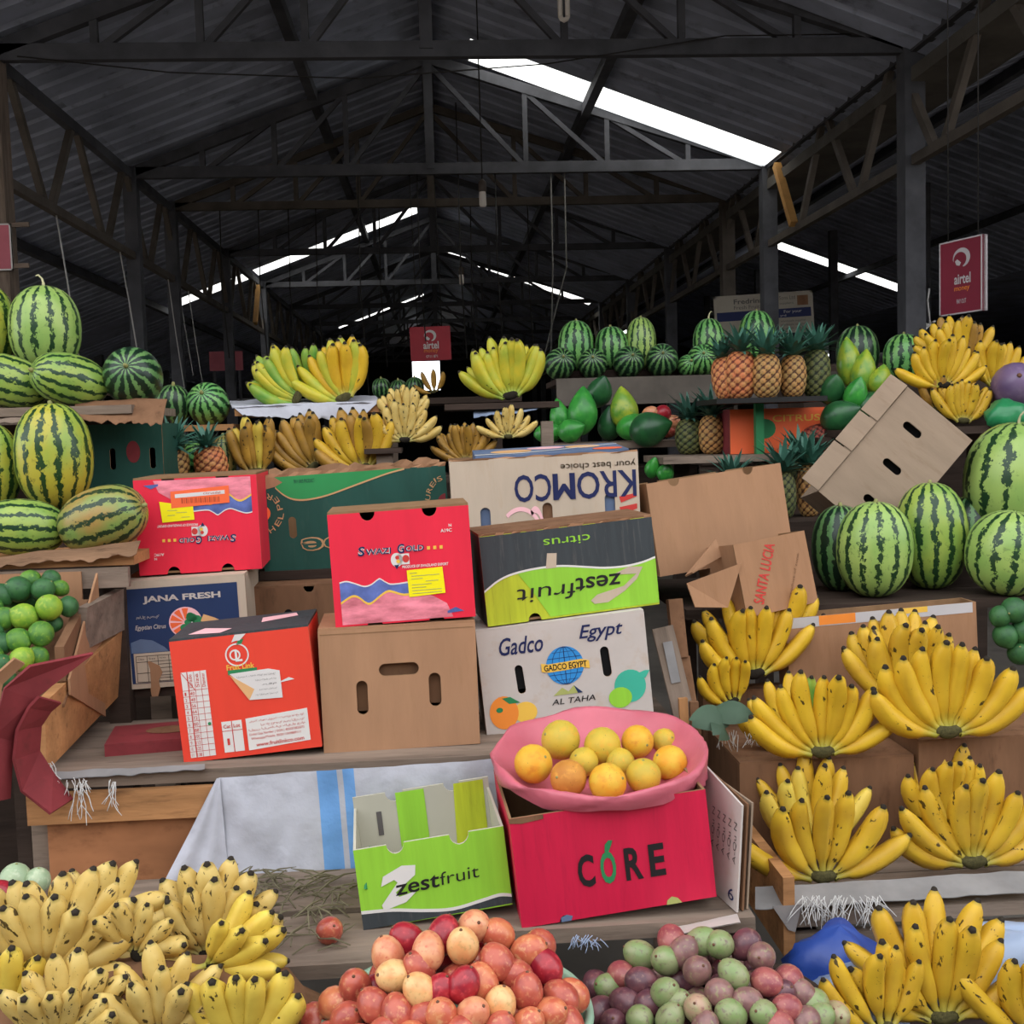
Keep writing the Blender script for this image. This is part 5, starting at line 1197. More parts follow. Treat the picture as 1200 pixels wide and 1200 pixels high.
# bananas behind the cartons
hand(347, 466, 3.72, 8, .185, 26, -62, 2, 6, 'mid', 'bananamix', 'green and yellow banana hand lying sideways on the white sack', None, (0, -.3, .9), mt2='bananagreen', z=Z_BB + .035)
hand(366, 463, 3.78, 5, .165, 25, -34, 1, 8, 'mid', 'bananagreen', 'green banana hand leaning behind the sideways one', None, (0, -.3, .9), z=Z_BB + .05)
hand(402, 470, 3.72, 9, .20, 52, -22, 2, 10, 'mid', 'banana', 'big ripe banana hand standing on the white sack', None, (0, -.3, .7), mt2='bananamix', z=Z_BB + .03)
hand(598, 470, 3.80, 9, .20, 62, -12, 2, 10, 'mid', 'bananamix', 'green-yellow banana hand alone on the dark board', None, (0, -.3, .8), crown='crowndark', z=1.68)
hand(474, 512, 3.53, 9, .13, 88, 0, 1, 8, 'mid', 'bananababy', 'pale banana hand with black crown on a small raised board', None, (0, -.3, .8), crown='crowndark', z=1.54)
hand(472, 482, 3.64, 6, .12, 60, 0, 2, 12, 'mid', 'bananababy', 'pale banana hand piled above the black-crowned one', None, (0, -.3, .8), crown='crowndark', z=1.60)
hand(425, 562, 3.52, 9, .185, 62, -22, 2, 14, 'mid', 'bananaspot', 'spotted banana hand rising behind the green carton', None, (0, -.3, .8), z=1.455, mt2='bananabrown')
hand(365, 552, 3.56, 7, .18, 35, -40, 2, 12, 'mid', 'bananabrown', 'browning banana hand leaning over behind the green carton', None, (0, -.3, .8), z=1.46)
hand(300, 562, 3.5, 5, .165, 28, -8, 2, 10, 'mid', 'bananayel', 'upright pale banana hand behind the red upside-down carton', None, (0, -.3, .8), z=1.455, mt2='bananabrown')
hand(596, 522, 3.58, 8, .105, 80, 0, 1, 10, 'mid', 'bananababy', 'small pale banana hand above the blue stuffed carton', None, (0, -.3, .8), z=1.54)
hand(545, 530, 3.6, 9, .12, 75, -5, 2, 14, 'mid', 'bananabrown', 'dull browning banana hand in shadow beside the pale one', None, (0, -.3, .8), z=1.47)
hand(508, 466, 6.1, 4, .13, 60, -20, 1, 10, 'mid', 'bananabrown', 'dim banana hand deep behind the pale hands', None, z=zz + .04)
HR = 'ripe bananas heaped by the dull red sign'
hand(1107, 450, 3.95, 10, .185, 82, 0, 1, 10, 'mid', 'banana', 'ripe banana hand with black crown above the tipped carton', HR, (0, -.3, .7), crown='crowndark')
hand(1128, 426, 4.1, 9, .19, 62, -10, 2, 12, 'mid', 'banana', 'banana hand standing topmost under the dull red sign', HR, (0, -.3, .7), mt2='bananabrown')
hand(1168, 450, 4.05, 8, .18, 50, 8, 1, 10, 'mid', 'banana', 'banana hand beside the purple fruit at the photo edge', HR, (0, -.3, .7))
hand(1130, 492, 3.9, 8, .16, 52, 5, 2, 10, 'mid', 'bananaspot', 'lower banana hand between the tipped carton and green bag', HR, (0, -.3, .7))
hand(1098, 478, 3.96, 5, .13, 50, -10, 1, 10, 'mid', 'bananabrown', 'dull banana hand just behind the tipped carton corner', HR, (0, -.3, .7))
bb = stall('banana_table', (1.75, 4.1, 0), 'dim table of ripe bananas under the dull red sign')
zb = at(1130, 498, 3.9).z
board(bb, 1.4, 2.4, 3.75, 4.35, zb - .03, zb - .005, M['wooddark']); board(bb, 1.45, 1.5, 3.8, 3.85, 0, zb - .03, M['wooddark'], 'leg'); board(bb, 2.3, 2.35, 3.8, 3.85, 0, zb - .03, M['wooddark'], 'leg'); board(bb, 1.55, 2.3, 4.02, 4.3, zb - .005, zb + .10, M['wooddark'], 'step')

# ================================================================== PINEAPPLES AND PAPAYAS
ZT = 1.648
pineapple(868, 443, 4.02, 38, 56, 'pineorange', 'orange pineapple second from the open end of the tray', (0, -.05, 1), 1.1, ZT)
pineapple(850, 446, 4.06, 32, 50, 'pineorange', 'pinkish pineapple at the end of the tray near the mini melons', (-.1, .1, 1), .9, ZT)
pineapple(898, 443, 3.98, 35, 52, 'pinegold', 'golden pineapple at the middle of the tray', (0, -.05, 1), 1.2, ZT)
pineapple(929, 445, 4.02, 32, 50, 'pinegold', 'pineapple between the golden one and the dark one on the tray', (.02, 0, 1), 1.2, ZT)
pineapple(956, 440, 4.08, 34, 56, 'pinedark', 'dark pineapple at the papaya end of the tray', (.05, 0, 1), 1.1, ZT)
pineapple(808, 505, 4.25, 34, 42, 'pinedark', 'dark pineapple beside the papayas on the back shelf', (0, 0, 1), 1.1, 1.445)
pineapple(834, 503, 4.2, 32, 46, 'pinegold', 'upright pineapple with tall leaves beside the orange carton', (0, 0, 1), 1.2, 1.445)
pineapple(957, 490, 4.02, 30, 36, 'pinered', 'red pineapple lying on its side below the tray', (.9, -.3, .3), 0, 1.455)
pineapple(858, 568, 3.8, 30, 46, 'pinedark', 'pineapple showing mostly leaves behind the plain notched carton', (0, 0, 1), 1.1, 1.225)
pineapple(918, 565, 3.78, 30, 56, 'pinedark', 'dark pineapple with spread leaves behind the notched carton', (0, 0, 1), 1.25, 1.225)
pineapple(948, 558, 3.82, 30, 62, 'pinegold', 'pineapple half hidden by the tipped carton', (0, 0, 1), 1.3, 1.225)
pineapple(938, 540, 3.92, 28, 56, 'pinedark', 'dim pineapple behind the two with spread leaves', (0, 0, 1), 1.2, 1.26)
pineapple(202, 538, 3.42, 38, 46, 'pinegold', 'pineapple with hanging leaves above the red upside-down carton', (.1, -.3, .9), .9, 1.422)
pineapple(247, 538, 3.44, 38, 44, 'pineorange', 'ruddy pineapple next to the upright pale banana hand', (-.1, -.2, .9), .8, 1.422)
papaya(683, 484, 4.5, 38, 58, 'papaya', 'bright green pointed papaya standing in the middle of the papayas', (.05, 0, 1), None, 1.50 + .03)
papaya(656, 492, 4.52, 26, 42, 'papaya', 'small green papaya leaning beside the banana board', (-.15, 0, 1), None, 1.50 + .04)
papaya(703, 463, 4.6, 32, 44, 'papayadark', 'rounded dark papaya behind the bright pointed one', (.2, -.6, .8), None, 1.64)
papaya(731, 482, 4.5, 36, 54, 'papayayel', 'yellowing pointed papaya at the end of the papayas', (-.1, 0, 1), None, 1.50 + .04)
papaya(670, 507, 4.42, 30, 36, 'papaya', 'green papaya lying low in front of the pointed ones', (.8, -.5, .3), None, 1.50)
papaya(714, 492, 4.55, 30, 44, 'papayadark', 'dark papaya in the gap between the pointed ones', (0, -.3, 1), None, 1.50)
papaya(763, 514, 4.3, 44, 54, 'papayadark', 'large dark papaya lying beside the dark pineapple', (.85, -.4, .25), None, 1.475)
papaya(645, 512, 4.5, 26, 40, 'papaya', 'papaya lying at the edge near the pale small bananas', (.95, -.2, .1), None, 1.50)
papaya(744, 505, 4.45, 34, 46, 'papaya', 'papaya lying under the yellowing pointed one', (.9, -.3, .2), None, 1.50)
papaya(765, 548, 4.05, 20, 30, 'papaya', 'green papaya peeping over the notched carton', (.1, -.5, .8)); papaya(780, 553, 4.02, 22, 28, 'papaya', 'smaller green papaya at the thumb notch of the brown carton', (.1, -.5, .8))
papaya(995, 425, 4.15, 32, 62, 'papayayel', 'tall papaya rising behind the pile near the dark pineapple', (-.1, 0, 1)); papaya(1012, 436, 4.1, 32, 56, 'papayayel', 'tall yellowing papaya next to the tallest one', (.15, 0, 1))
papaya(1032, 446, 4.05, 30, 40, 'papayayel', 'pear-shaped yellow-green papaya above the tipped carton', (.2, -.1, 1)); papaya(975, 456, 4.05, 34, 46, 'papayadark', 'dark round papaya beside the dark pineapple', (0, -.6, .6))
papaya(1003, 462, 4.0, 30, 46, 'papaya', 'mid green papaya in the middle of the dark pile', (.1, -.4, .8)); papaya(985, 487, 3.95, 40, 52, 'papayadark', 'big dark papaya low behind the tipped carton', (.6, -.5, .3)); papaya(1020, 475, 4.0, 36, 48, 'papayadark', 'dark papaya against the tipped carton edge', (.5, -.5, .4))
for i, (x, y, r, mt) in enumerate(((762, 485, 9, 'tom_peach'), (777, 485, 10, 'tom_crimson'), (787, 495, 9, 'tom_peach'), (773, 497, 9, 'tom_crimson'), (783, 505, 8, 'tom_red'))):
    p = at(x, y, 4.42); fruit('tree_tomato', 'egg', p, m(r, 4.42), mt, 'tiny tree tomato beside the dark pineapple at the back', 'tomato', 'tree tomatoes beside the back pineapples')
fruit('aubergine', 'egg', at(1190, 452, 3.9), m(28, 3.9), 'purple', 'large purple round fruit at the photo edge beside the bananas', 'aubergine', None, (-.3, -.8, .3))

# ================================================================== CITRUS, TOMATOES, PASSION FRUIT
# pink basin on the crimson carton
pc = at(702, 880, 2.13); tilt = rad(-7); RB = m(130, 2.1)
root = empty('pink_basin', pc, Quaternion((0, 0, 1), rad(6)) @ Quaternion((0, 1, 0), rad(-3)) @ Quaternion((1, 0, 0), -tilt), 'basin lined with pink plastic sheet, holding oranges', 'basin')
def wob(r, a, z, i):
    k = 0 if i < 5 else 1
    return (r * (1 + .012 * math.sin(9 * a + i) + .008 * math.sin(17 * a + 2 * i)), z + .004 * math.sin(7 * a + i * .7) + (-.012 * max(0, math.sin(a + .2)) if i > 7 else 0) + (-.03 * max(0, math.cos(a + .25)) ** 6 if i > 9 else 0))
vs, fs = lathe_data([(.004, -.062), (RB * .45, -.062), (RB * .62, -.054), (RB * .80, -.034), (RB * .92, -.010), (RB * .965, .004), (RB, .008), (RB * 1.012, .002), (RB * 1.014, -.006), (RB * 1.0, -.014), (RB * .985, -.022), (RB * .97, -.028)], 56, wob)
obj('plastic_lining', vs, fs, M['pink'], root, True)
vs, fs = lathe_data([(.003, -.068), (RB * .45, -.068), (RB * .63, -.060), (RB * .81, -.040), (RB * .93, -.016)], 32); obj('bowl', vs, fs, M['pink'], root, True)
ORG = [(657, 867, 24, 'orangegreen'), (706, 874, 22.5, 'orangegreen'), (747, 869, 20, 'orange'), (779, 869, 16, 'orangegreen'), (625, 895, 23.5, 'orange'), (666, 912, 22.5, 'orangebrown'), (712, 917, 23.5, 'orange'), (754, 909, 21.5, 'orangegreen'), (785, 894, 21.5, 'orange'), (684, 893, 18, 'orangegreen'), (727, 894, 18, 'orangegreen')]
OL = ['highest orange heaped at the left of the pink basin', 'greenish orange in the upper middle of the pink basin', 'upper orange right of the greenish one in the basin', 'small greenish orange furthest back in the pink basin', 'outermost orange on the left side of the pink basin', 'russet orange at the front of the pink basin', 'deep yellow orange at the very front of the pink basin', 'smooth yellow orange front right in the pink basin', 'outermost orange on the right side of the pink basin', 'shaded greenish orange between the russet and the highest one', 'shaded greenish orange behind the very front one']
for (x, y, r, mt), lb in zip(ORG, OL):
    Yo = 2.045 + (917 - y) * .0032 + (.03 if r < 19 else 0); fruit('orange', 'round', at(x, y, Yo), m(r, Yo), mt, lb, 'orange', 'oranges in the pink basin')
# tree tomatoes
TY_ = 1.66; tc = at(536, 1178, TY_)
root = empty('green_basin', (tc.x, TY_, tc.z - .02), None, 'pale green basin heaped with tree tomatoes', 'basin')
RT = m(160, 1.64)
vs, fs = lathe_data([(.003, -.115), (RT * .7, -.115), (RT * .9, -.06), (RT * .97, .0), (RT * .985, .012), (RT * 1.03, .016), (RT * 1.045, .004), (RT * 1.03, -.012), (RT * .95, -.06), (RT * .74, -.125), (.003, -.125)], 44); obj('bowl', vs, fs, M['basingreen'], root, True)
TOM = [(180, 615, 'p'), (210, 665, 'p'), (260, 625, 'c'), (315, 655, 'p'), (405, 640, 'y'), (435, 590, 'p'), (500, 570, 'p'), (565, 590, 'c'), (495, 612, 'o'), (495, 682, 'r'), (578, 655, 'o'), (620, 695, 'c'), (655, 645, 'y'), (685, 705, 'o'), (110, 685, 'r'), (125, 745, 'r'), (225, 720, 'y'), (293, 757, 'y'), (408, 742, 'c'), (572, 760, 'r'), (660, 775, 'r'), (502, 795, 'y'), (175, 797, 'r'), (235, 815, 'r'), (350, 822, 'o'), (432, 818, 'p'), (632, 818, 'o'), (75, 790, 'o'), (105, 830, 'r'), (70, 738, 'r'), (575, 848, 'o'), (355, 612, 'c'), (300, 830, 'r'), (290, 700, 'r'), (345, 760, 'c'), (455, 735, 'o'), (545, 720, 'r'), (605, 640, 'r'), (25, 840, 'r'), (690, 770, 'o'), (500, 860, 'r'), (395, 870, 'r'), (200, 870, 'r'), (270, 880, 'o'), (680, 850, 'r'), (130, 890, 'r'), (60, 880, 'r')]
ORD = ['first', 'second', 'third', 'fourth', 'fifth', 'sixth', 'seventh', 'eighth', 'ninth', 'tenth', 'eleventh', 'twelfth', 'thirteenth', 'fourteenth', 'fifteenth']
def places(lst, band):
    """row from the top and order from the left of every fruit of a heap"""
    ys = min(q[1] for q in lst); rows = {}
    for i, q in enumerate(lst): rows.setdefault(int((q[1] - ys) / band), []).append(i)
    out = {}
    for rn, key in enumerate(sorted(rows)):
        for k, i in enumerate(sorted(rows[key], key=lambda j: lst[j][0])): out[i] = (ORD[rn], ORD[k])
    return out
PL = places(TOM, 55)
TN = {'p': ('tom_peach', 'peach tree tomato'), 'y': ('tom_yellow', 'yellowish tree tomato'), 'r': ('tom_red', 'orange-red tree tomato'), 'o': ('tom_orange', 'orange tree tomato'), 'c': ('tom_crimson', 'dark crimson tree tomato')}
for i, (zx, zy, k) in enumerate(TOM):
    x, y = 360 + zx / 2.222, 820 + zy / 2.222
    h = dome_hit(x, y, tc.x, TY_, tc.z - .01, .135, RT * 1.05, RT * 1.05)
    if h is None: continue
    r = m(21.5, h.y) * (1 if zy > 600 or k != 'c' else .95)
    deep = .014 if (k in 'c' and zy < 640) or i in (33, 34, 35, 36, 32, 8) else 0
    fruit('tree_tomato', 'egg', h + ray(x, y) * deep, r * .93, TN[k][0], TN[k][1] + ' in %s row of the green basin heap, %s from left' % PL[i], 'tomato', 'tree tomatoes in the green basin', (_rng.uniform(-.7, .7), _rng.uniform(-.6, .6), _rng.uniform(.3, 1)))
random.seed(5)
for k in range(34):
    a, q = k * 2.399, math.sqrt((k + .5) / 34) * .86
    fruit('tree_tomato', 'egg', (tc.x + RT * q * math.cos(a), TY_ + RT * q * math.sin(a), tc.z - .045 + .115 * (1 - q * q)), .026, ['tom_red', 'tom_crimson'][k % 2], 'tree tomato buried below the top layer of the green basin', 'tomato', 'buried tree tomatoes')
# passion fruit
PY_ = 1.80; pc2 = at(838, 1172, PY_); RP = m(150, 1.8)
root = empty('dark_basin', (pc2.x, PY_, pc2.z - .02), None, 'dark basin heaped with passion fruit', 'basin')
vs, fs = lathe_data([(.003, -.115), (RP * .7, -.115), (RP * .9, -.06), (RP * .95, .0), (RP * .99, .006), (RP * 1.0, -.004), (RP * .93, -.06), (RP * .72, -.125), (.003, -.125)], 40); obj('bowl', vs, fs, M['wooddark'], root, True)
PAS = [(150, 325, 'm'), (235, 298, 'g'), (315, 262, 'r'), (300, 312, 'g'), (390, 265, 'g'), (435, 272, 'g'), (500, 272, 'u'), (540, 302, 'm'), (380, 337, 'm'), (470, 347, 'g'), (240, 365, 'u'), (200, 417, 'u'), (300, 392, 'g'), (160, 380, 'g'), (135, 440, 'u'), (380, 432, 'e'), (555, 367, 'r'), (610, 360, 'r'), (505, 415, 'm'), (605, 432, 'r'), (672, 418, 'g'), (465, 446, 'g'), (545, 446, 'g'), (235, 460, 'g'), (312, 458, 'g'), (128, 375, 'u'), (685, 455, 'g'), (728, 450, 'e'), (190, 350, 'r'), (437, 395, 'm'), (345, 290, 'm'), (260, 420, 'u'), (330, 420, 'g'), (590, 395, 'u'), (640, 395, 'm'), (100, 470, 'm'), (170, 470, 'u'), (650, 465, 'm'), (400, 480, 'm'), (585, 475, 'r')]
PL2 = places(PAS, 42)
PN = {'m': ('pas_mauve', 'mauve passion fruit'), 'g': ('pas_green', 'green passion fruit'), 'u': ('pas_purple', 'dark purple passion fruit'), 'r': ('pas_rose', 'rosy passion fruit'), 'e': ('pas_peach', 'olive-peach passion fruit')}
for i, (zx, zy, k) in enumerate(PAS):
    x, y = 640 + zx / 2.143, 980 + zy / 2.143
    h = dome_hit(x, y, pc2.x, PY_, pc2.z - .01, .115, RP * 1.05, RP * 1.05)
    if h is None: continue
    fruit('passion_fruit', 'egg', h + ray(x, y) * (.014 if i in (13, 25, 28, 31, 32, 33) else 0), m(17.6, h.y), PN[k][0], PN[k][1] + ' in %s row of the dark basin heap, %s from left' % PL2[i], 'passion fruit', 'passion fruit in the dark basin')
for k in range(34):
    a, q = k * 2.399, math.sqrt((k + .5) / 34) * .84
    fruit('passion_fruit', 'egg', (pc2.x + RP * q * math.cos(a), PY_ + RP * q * math.sin(a), pc2.z - .045 + .095 * (1 - q * q)), .024, ['pas_purple', 'pas_mauve'][k % 2], 'passion fruit buried below the top layer of the dark basin', 'passion fruit', 'buried passion fruit')
# loose ones
p = at(387, 1103, 1.93); p.z = Z_FRONT + m(16, 1.93); fruit('tree_tomato', 'egg', p, m(16, 1.93), 'tom_red', 'single red-brown tree tomato on the dry stalks', 'tomato', None, (.3, -.6, .5))
for i, (x, y, mt) in enumerate(((22, 1055, 'tom_peach'), (2, 1085, 'tom_peach'), (-4, 1050, 'tom_crimson'))):
    p = at(x, y, 1.92); fruit('tree_tomato', 'egg', p, m(17, 1.92), mt, ['peach tree tomato behind the small bananas at the photo edge', 'half-cut peach tree tomato at the photo edge', 'dark tree tomato at the photo edge'][i], 'tomato')
for i, (x, y, r) in enumerate(((18, 1030, 18), (44, 1032, 15))):
    p = at(x, y, 2.1); fruit('pale_gourd', 'lime', p, m(r, 2.1), 'palegreen', ['pale green gourd in the dark beside the stall leg', 'smaller pale gourd with a curved stalk'][i], 'gourd', None, (.2, -.2, 1))
# limes
lroot = empty('lime_box', at(36, 785, 2.42), None, 'open brown cardboard box heaped with limes', 'carton'); o = lroot.location
LXC = at(30, 735, 2.46)
LIM = [(80, 190, 57, 'd'), (135, 150, 45, 'n'), (190, 190, 50, 'd'), (225, 145, 40, 'd'), (265, 185, 36, 'n'), (105, 310, 58, 'l'), (215, 270, 57, 'l'), (300, 265, 44, 'd'), (15, 320, 52, 'n'), (180, 385, 55, 'n'), (80, 415, 55, 'n'), (8, 215, 50, 'd'), (3, 430, 50, 'd'), (95, 497, 52, 'l'), (168, 485, 45, 'n'), (8, 525, 50, 'd'), (-40, 270, 52, 'n'), (-45, 380, 52, 'd'), (-40, 480, 52, 'n'), (20, 585, 50, 'd'), (145, 235, 40, 'd'), (60, 250, 40, 'd'), (150, 330, 40, 'd'), (240, 340, 36, 'd'), (50, 360, 40, 'd')]
PL3 = places(LIM, 60)
LL_ = {'d': ('limedark', 'dark green lime'), 'n': ('limef', 'green lime'), 'l': ('limelight', 'yellow-green lime')}
for i, (zx, zy, zr, k) in enumerate(LIM):
    x, y = zx / 3.75, 640 + zy / 3.75; Yl = 2.52 - (zy - 150) * .00045 + (.03 if i >= 20 else 0) + (.03 if zr < 46 else 0)
    fruit('lime', 'lime', at(x, y, Yl), m(zr / 3.75, Yl), LL_[k][0], LL_[k][1] + ' in %s row from top of the lime box, %s from left' % PL3[i], 'lime', 'limes in the brown box')
a = at(92, 690, 2.60); b_ = at(-60, 800, 2.40)
zl0, zl1 = at(40, 800, 2.4).z, at(40, 690, 2.62).z
box('back_panel', -.35 , at(98, 700, 2.64).x - o.x, 2.63 - o.y, 2.636 - o.y, -.16, zl1 - o.z + .035, M['card'], lroot)
xr = at(97, 740, 2.5).x - o.x
for (nm, pts) in (('side_panel', [(2.40 - o.y, zl0 - o.z - .03), (2.40 - o.y, zl0 - o.z + .005), (2.63 - o.y, zl1 - o.z + .03), (2.63 - o.y, -.16)]),):
    vs, fs = plate_data(pts, (), .005); obj(nm, [(xr - y, x, z) for x, y, z in vs], [f[::-1] for f in fs], M['card'], lroot)
vs = [(-.35, 2.38 - o.y, zl0 - o.z - .045), (xr - .008, 2.38 - o.y, zl0 - o.z - .045), (xr - .008, 2.62 - o.y, zl1 - o.z - .055), (-.35, 2.62 - o.y, zl1 - o.z - .055)]
obj('bottom_panel', vs + [(x, y, z - .006) for x, y, z in vs], [(0, 1, 2, 3), (7, 6, 5, 4), (0, 4, 5, 1), (1, 5, 6, 2), (2, 6, 7, 3), (3, 7, 4, 0)], M['carddk'], lroot)
lt = stall('lime_stand', (-1.05, 2.5, 0), 'plank stand under the box of limes'); 
board(lt, -1.5, -.89, 2.36, 2.66, zl0 - .075, zl0 - .05, M['wooddark']); board(lt, -.93, -.90, 2.38, 2.42, 0, zl0 - .075, M['wooddark'], 'leg'); board(lt, -1.4, -1.36, 2.38, 2.42, 0, zl0 - .075, M['wooddark'], 'leg')
x0 = at(62, 770, 2.36).x
vs, fs = plate_data([(2.40, zl0 - .0), (2.40, zl0 + .075), (2.58, zl0 + .15), (2.60, zl0 + .05)], (), .02)
o2 = obj('lime_side_board', [(at(75, 760, 2.4).x - y, x, z) for x, y, z in vs], [f[::-1] for f in fs], M['carddk']); tag(o2, 'rough dark board beside the limes', 'board')
for i, (x, y, r) in enumerate(((1188, 715, 16), (1200, 740, 16), (1178, 745, 15), (1195, 765, 15), (1172, 722, 13))):
    p = at(x, y, 2.72); fruit('lime', 'lime', p, m(r, 2.72), 'limedark', 'dark lime in the shade below the squat watermelon', 'lime', 'dark limes at the photo edge')

# ================================================================== SACKS, PLASTIC, STRINGS
def patch(name, corners, nu, nv, mt, label=None, cat=None, amp=.006, seed=0.0, mi=None, thick=.0015, parent=None, fold=0.0, hem=0.0):
    """cloth between four corners (top-left, top-right, bottom-right, bottom-left) with soft folds"""
    A, B, D, E = [Vector(c) for c in corners]; nrm = (B - A).cross(E - A).normalized(); vs = []
    for j in range(nv + 1):
        for i in range(nu + 1):
            u, v = i / nu, j / nv; p = (A * (1 - u) + B * u) * (1 - v) + (E * (1 - u) + D * u) * v
            n_ = noise.noise(Vector((p.x * 9 + seed, p.y * 9, p.z * 9))) + .5 * noise.noise(Vector((p.x * 26 + seed, p.y * 20, p.z * 14)))
            p = p + nrm * (amp * n_ + fold * math.sin(u * 14 + v * 3) * v)
            if hem and j == nv: p = p + (E - A).normalized() * hem * noise.noise(Vector((u * 12 + seed, 0, 0)))
            vs.append(p)
    k = nu + 1; n = len(vs); vs += [v - nrm * thick for v in vs]; fs = []; ms_ = []
    for j in range(nv):
        for i in range(nu):
            a = j * k + i; fs.append((a, a + 1, a + k + 1, a + k)); fs.append((n + a, n + a + k, n + a + k + 1, n + a + 1))
            q = mi((i + .5) / nu, (j + .5) / nv) if mi else 0; ms_ += [q, q]
    o = obj(name, vs, fs, mt, parent, True, ms_)
    if label: tag(o, label, cat)
    return o
def fix(p, Y=None, z=None):
    return p
stripe = lambda u, v: 1 if (.34 < u < .41 or .43 < u < .47) else 0
patch('woven_sack', [at(256, 912, 2.284), at(590, 888, 2.284), at(604, 1062, 2.275), at(268, 1052, 2.270)], 100, 30, [M['sack'], M['sackblue']], 'white woven sack with two blue stripes hung on the stall front', 'sack', .011, 2.0, stripe)
patch('sack_flap', [at(254, 912, 2.283), at(258, 912, 2.283), at(270, 1052, 2.268), at(190, 1038, 2.262)], 14, 30, M['sack'], 'slanting folded edge of the white sack', 'sack', .008, 2.5, None, .0015, None, .006)
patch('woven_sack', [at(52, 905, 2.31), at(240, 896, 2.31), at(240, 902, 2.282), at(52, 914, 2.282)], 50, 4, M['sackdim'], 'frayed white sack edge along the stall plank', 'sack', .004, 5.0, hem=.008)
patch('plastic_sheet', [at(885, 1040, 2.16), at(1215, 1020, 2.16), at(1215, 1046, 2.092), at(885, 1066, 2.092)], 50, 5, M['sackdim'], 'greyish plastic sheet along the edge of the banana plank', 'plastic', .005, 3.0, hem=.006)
patch('plastic_scrap', [at(905, 1062, 2.09), at(940, 1060, 2.09), at(932, 1092, 2.085), at(924, 1090, 2.085)], 8, 8, M['plastic'], 'pointed plastic flap hanging off the banana plank', 'plastic', .004, 4.0)
patch('white_sack', [at(272, 476, 3.66), at(446, 470, 3.66), at(420, 494, 3.648), at(284, 486, 3.645)], 40, 8, M['sack'], 'white crumpled sack over the banana shelf edge', 'sack', .012, 7.0, hem=.02)
patch('white_sack', [at(268, 470, 3.9), at(440, 464, 3.9), at(446, 472, 3.655), at(272, 478, 3.655)], 30, 8, M['sack'], 'flat part of the white sack under the back bananas', 'sack', .006, 8.0)
patch('cloth_sheet', [at(555, 478, 3.75), at(640, 474, 3.75), at(628, 482, 3.675), at(555, 490, 3.67)], 24, 6, M['greybag'], 'grey sheet under the green-yellow banana hand', 'cloth', .008, 9.0, hem=.015)
patch('burlap_cloth', [at(88, 470, 3.10), at(196, 468, 3.10), at(190, 498, 3.02), at(88, 492, 3.02)], 30, 10, M['carddk'], 'brown sacking hanging over the upper melon shelf edge', 'sacking', .010, 11.0, hem=.03)
patch('plastic_sheet', [at(-30, 482, 3.10), at(90, 474, 3.10), at(88, 492, 3.025), at(-30, 500, 3.025)], 30, 6, M['woodgrey'], 'grey plastic over the upper melon shelf edge', 'plastic', .008, 12.0, hem=.01)
patch('bark_strip', [at(-30, 656, 2.655), at(165, 634, 2.655), at(160, 650, 2.632), at(-30, 668, 2.632)], 40, 6, M['bark'], 'brown splintered bark strip along the lower melon shelf edge', 'bark', .006, 13.0, hem=.015)
patch('paper_sheet', [at(770, 1082, 2.0), at(862, 1066, 2.0), at(868, 1082, 1.865), at(780, 1098, 1.865)], 12, 6, M['offwhite'], 'white card sheet lying on the bench by the crimson carton', 'cardboard', .002, 14.0)
# heaped plastic at the foot
def lump(name, px, py, Y, rx, ry, rz, mt, label, cat, seed):
    c = at(px, py, Y); vs, fs = lathe_data([(max(.004, math.sin(math.pi * k / 12)), -math.cos(math.pi * k / 12)) for k in range(13)], 24); out = []
    for v in vs:
        n_ = 1 + .22 * noise.noise(Vector(v) * 1.7 + Vector((seed, 0, 0))) + .10 * noise.noise(Vector(v) * 5 + Vector((0, seed, 0))); out.append((v[0] * rx * n_, v[1] * ry * n_, v[2] * rz * n_))
    return tag(obj(name, out, fs, mt, None, True, loc=c), label, cat)
lump('plastic_bag', 985, 1150, 1.98, .11, .08, .10, M['bluebag'], 'crumpled blue plastic bag behind the foot bananas', 'bag', 1.0)
lump('plastic_bag', 1165, 1135, 2.0, .17, .08, .09, M['greybag'], 'grey-blue plastic sack behind the foot bananas', 'bag', 2.0)
lump('plastic_bag', 1005, 1185, 1.88, .09, .08, .08, M['greybag'], 'pale crumpled plastic beside the passion fruit', 'bag', 3.0)
lump('green_bag', 1180, 487, 3.75, .075, .06, .055, M['greenbag'], 'shiny green plastic bag above the largest watermelon', 'bag', 4.0)
# low front bench under bananas and basins
lb = stall('front_bench', (0, 1.6, 0), 'low bench in front under the basins and small bananas')
zf = tc.z - .02 - .125
board(lb, -1.1, .17, 1.40, 1.83, zf - .03, zf, M['wooddark']); zp = pc2.z - .02 - .125
board(lb, .19, 1.6, 1.48, 2.06, zp - .03, zp, M['wooddark'])
for x in (-.9, .1): board(lb, x - .03, x + .03, 1.5, 1.56, 0, zf - .03, M['wooddark'], 'leg')
for x in (.3, 1.4): board(lb, x - .03, x + .03, 1.6, 1.66, 0, zp - .03, M['wooddark'], 'leg')
o = lump('banana_mound', 130, 1215, 1.72, .34, .14, .12, M['carddk'], 'brown sack padding under the small bananas', 'sack', 5.0)
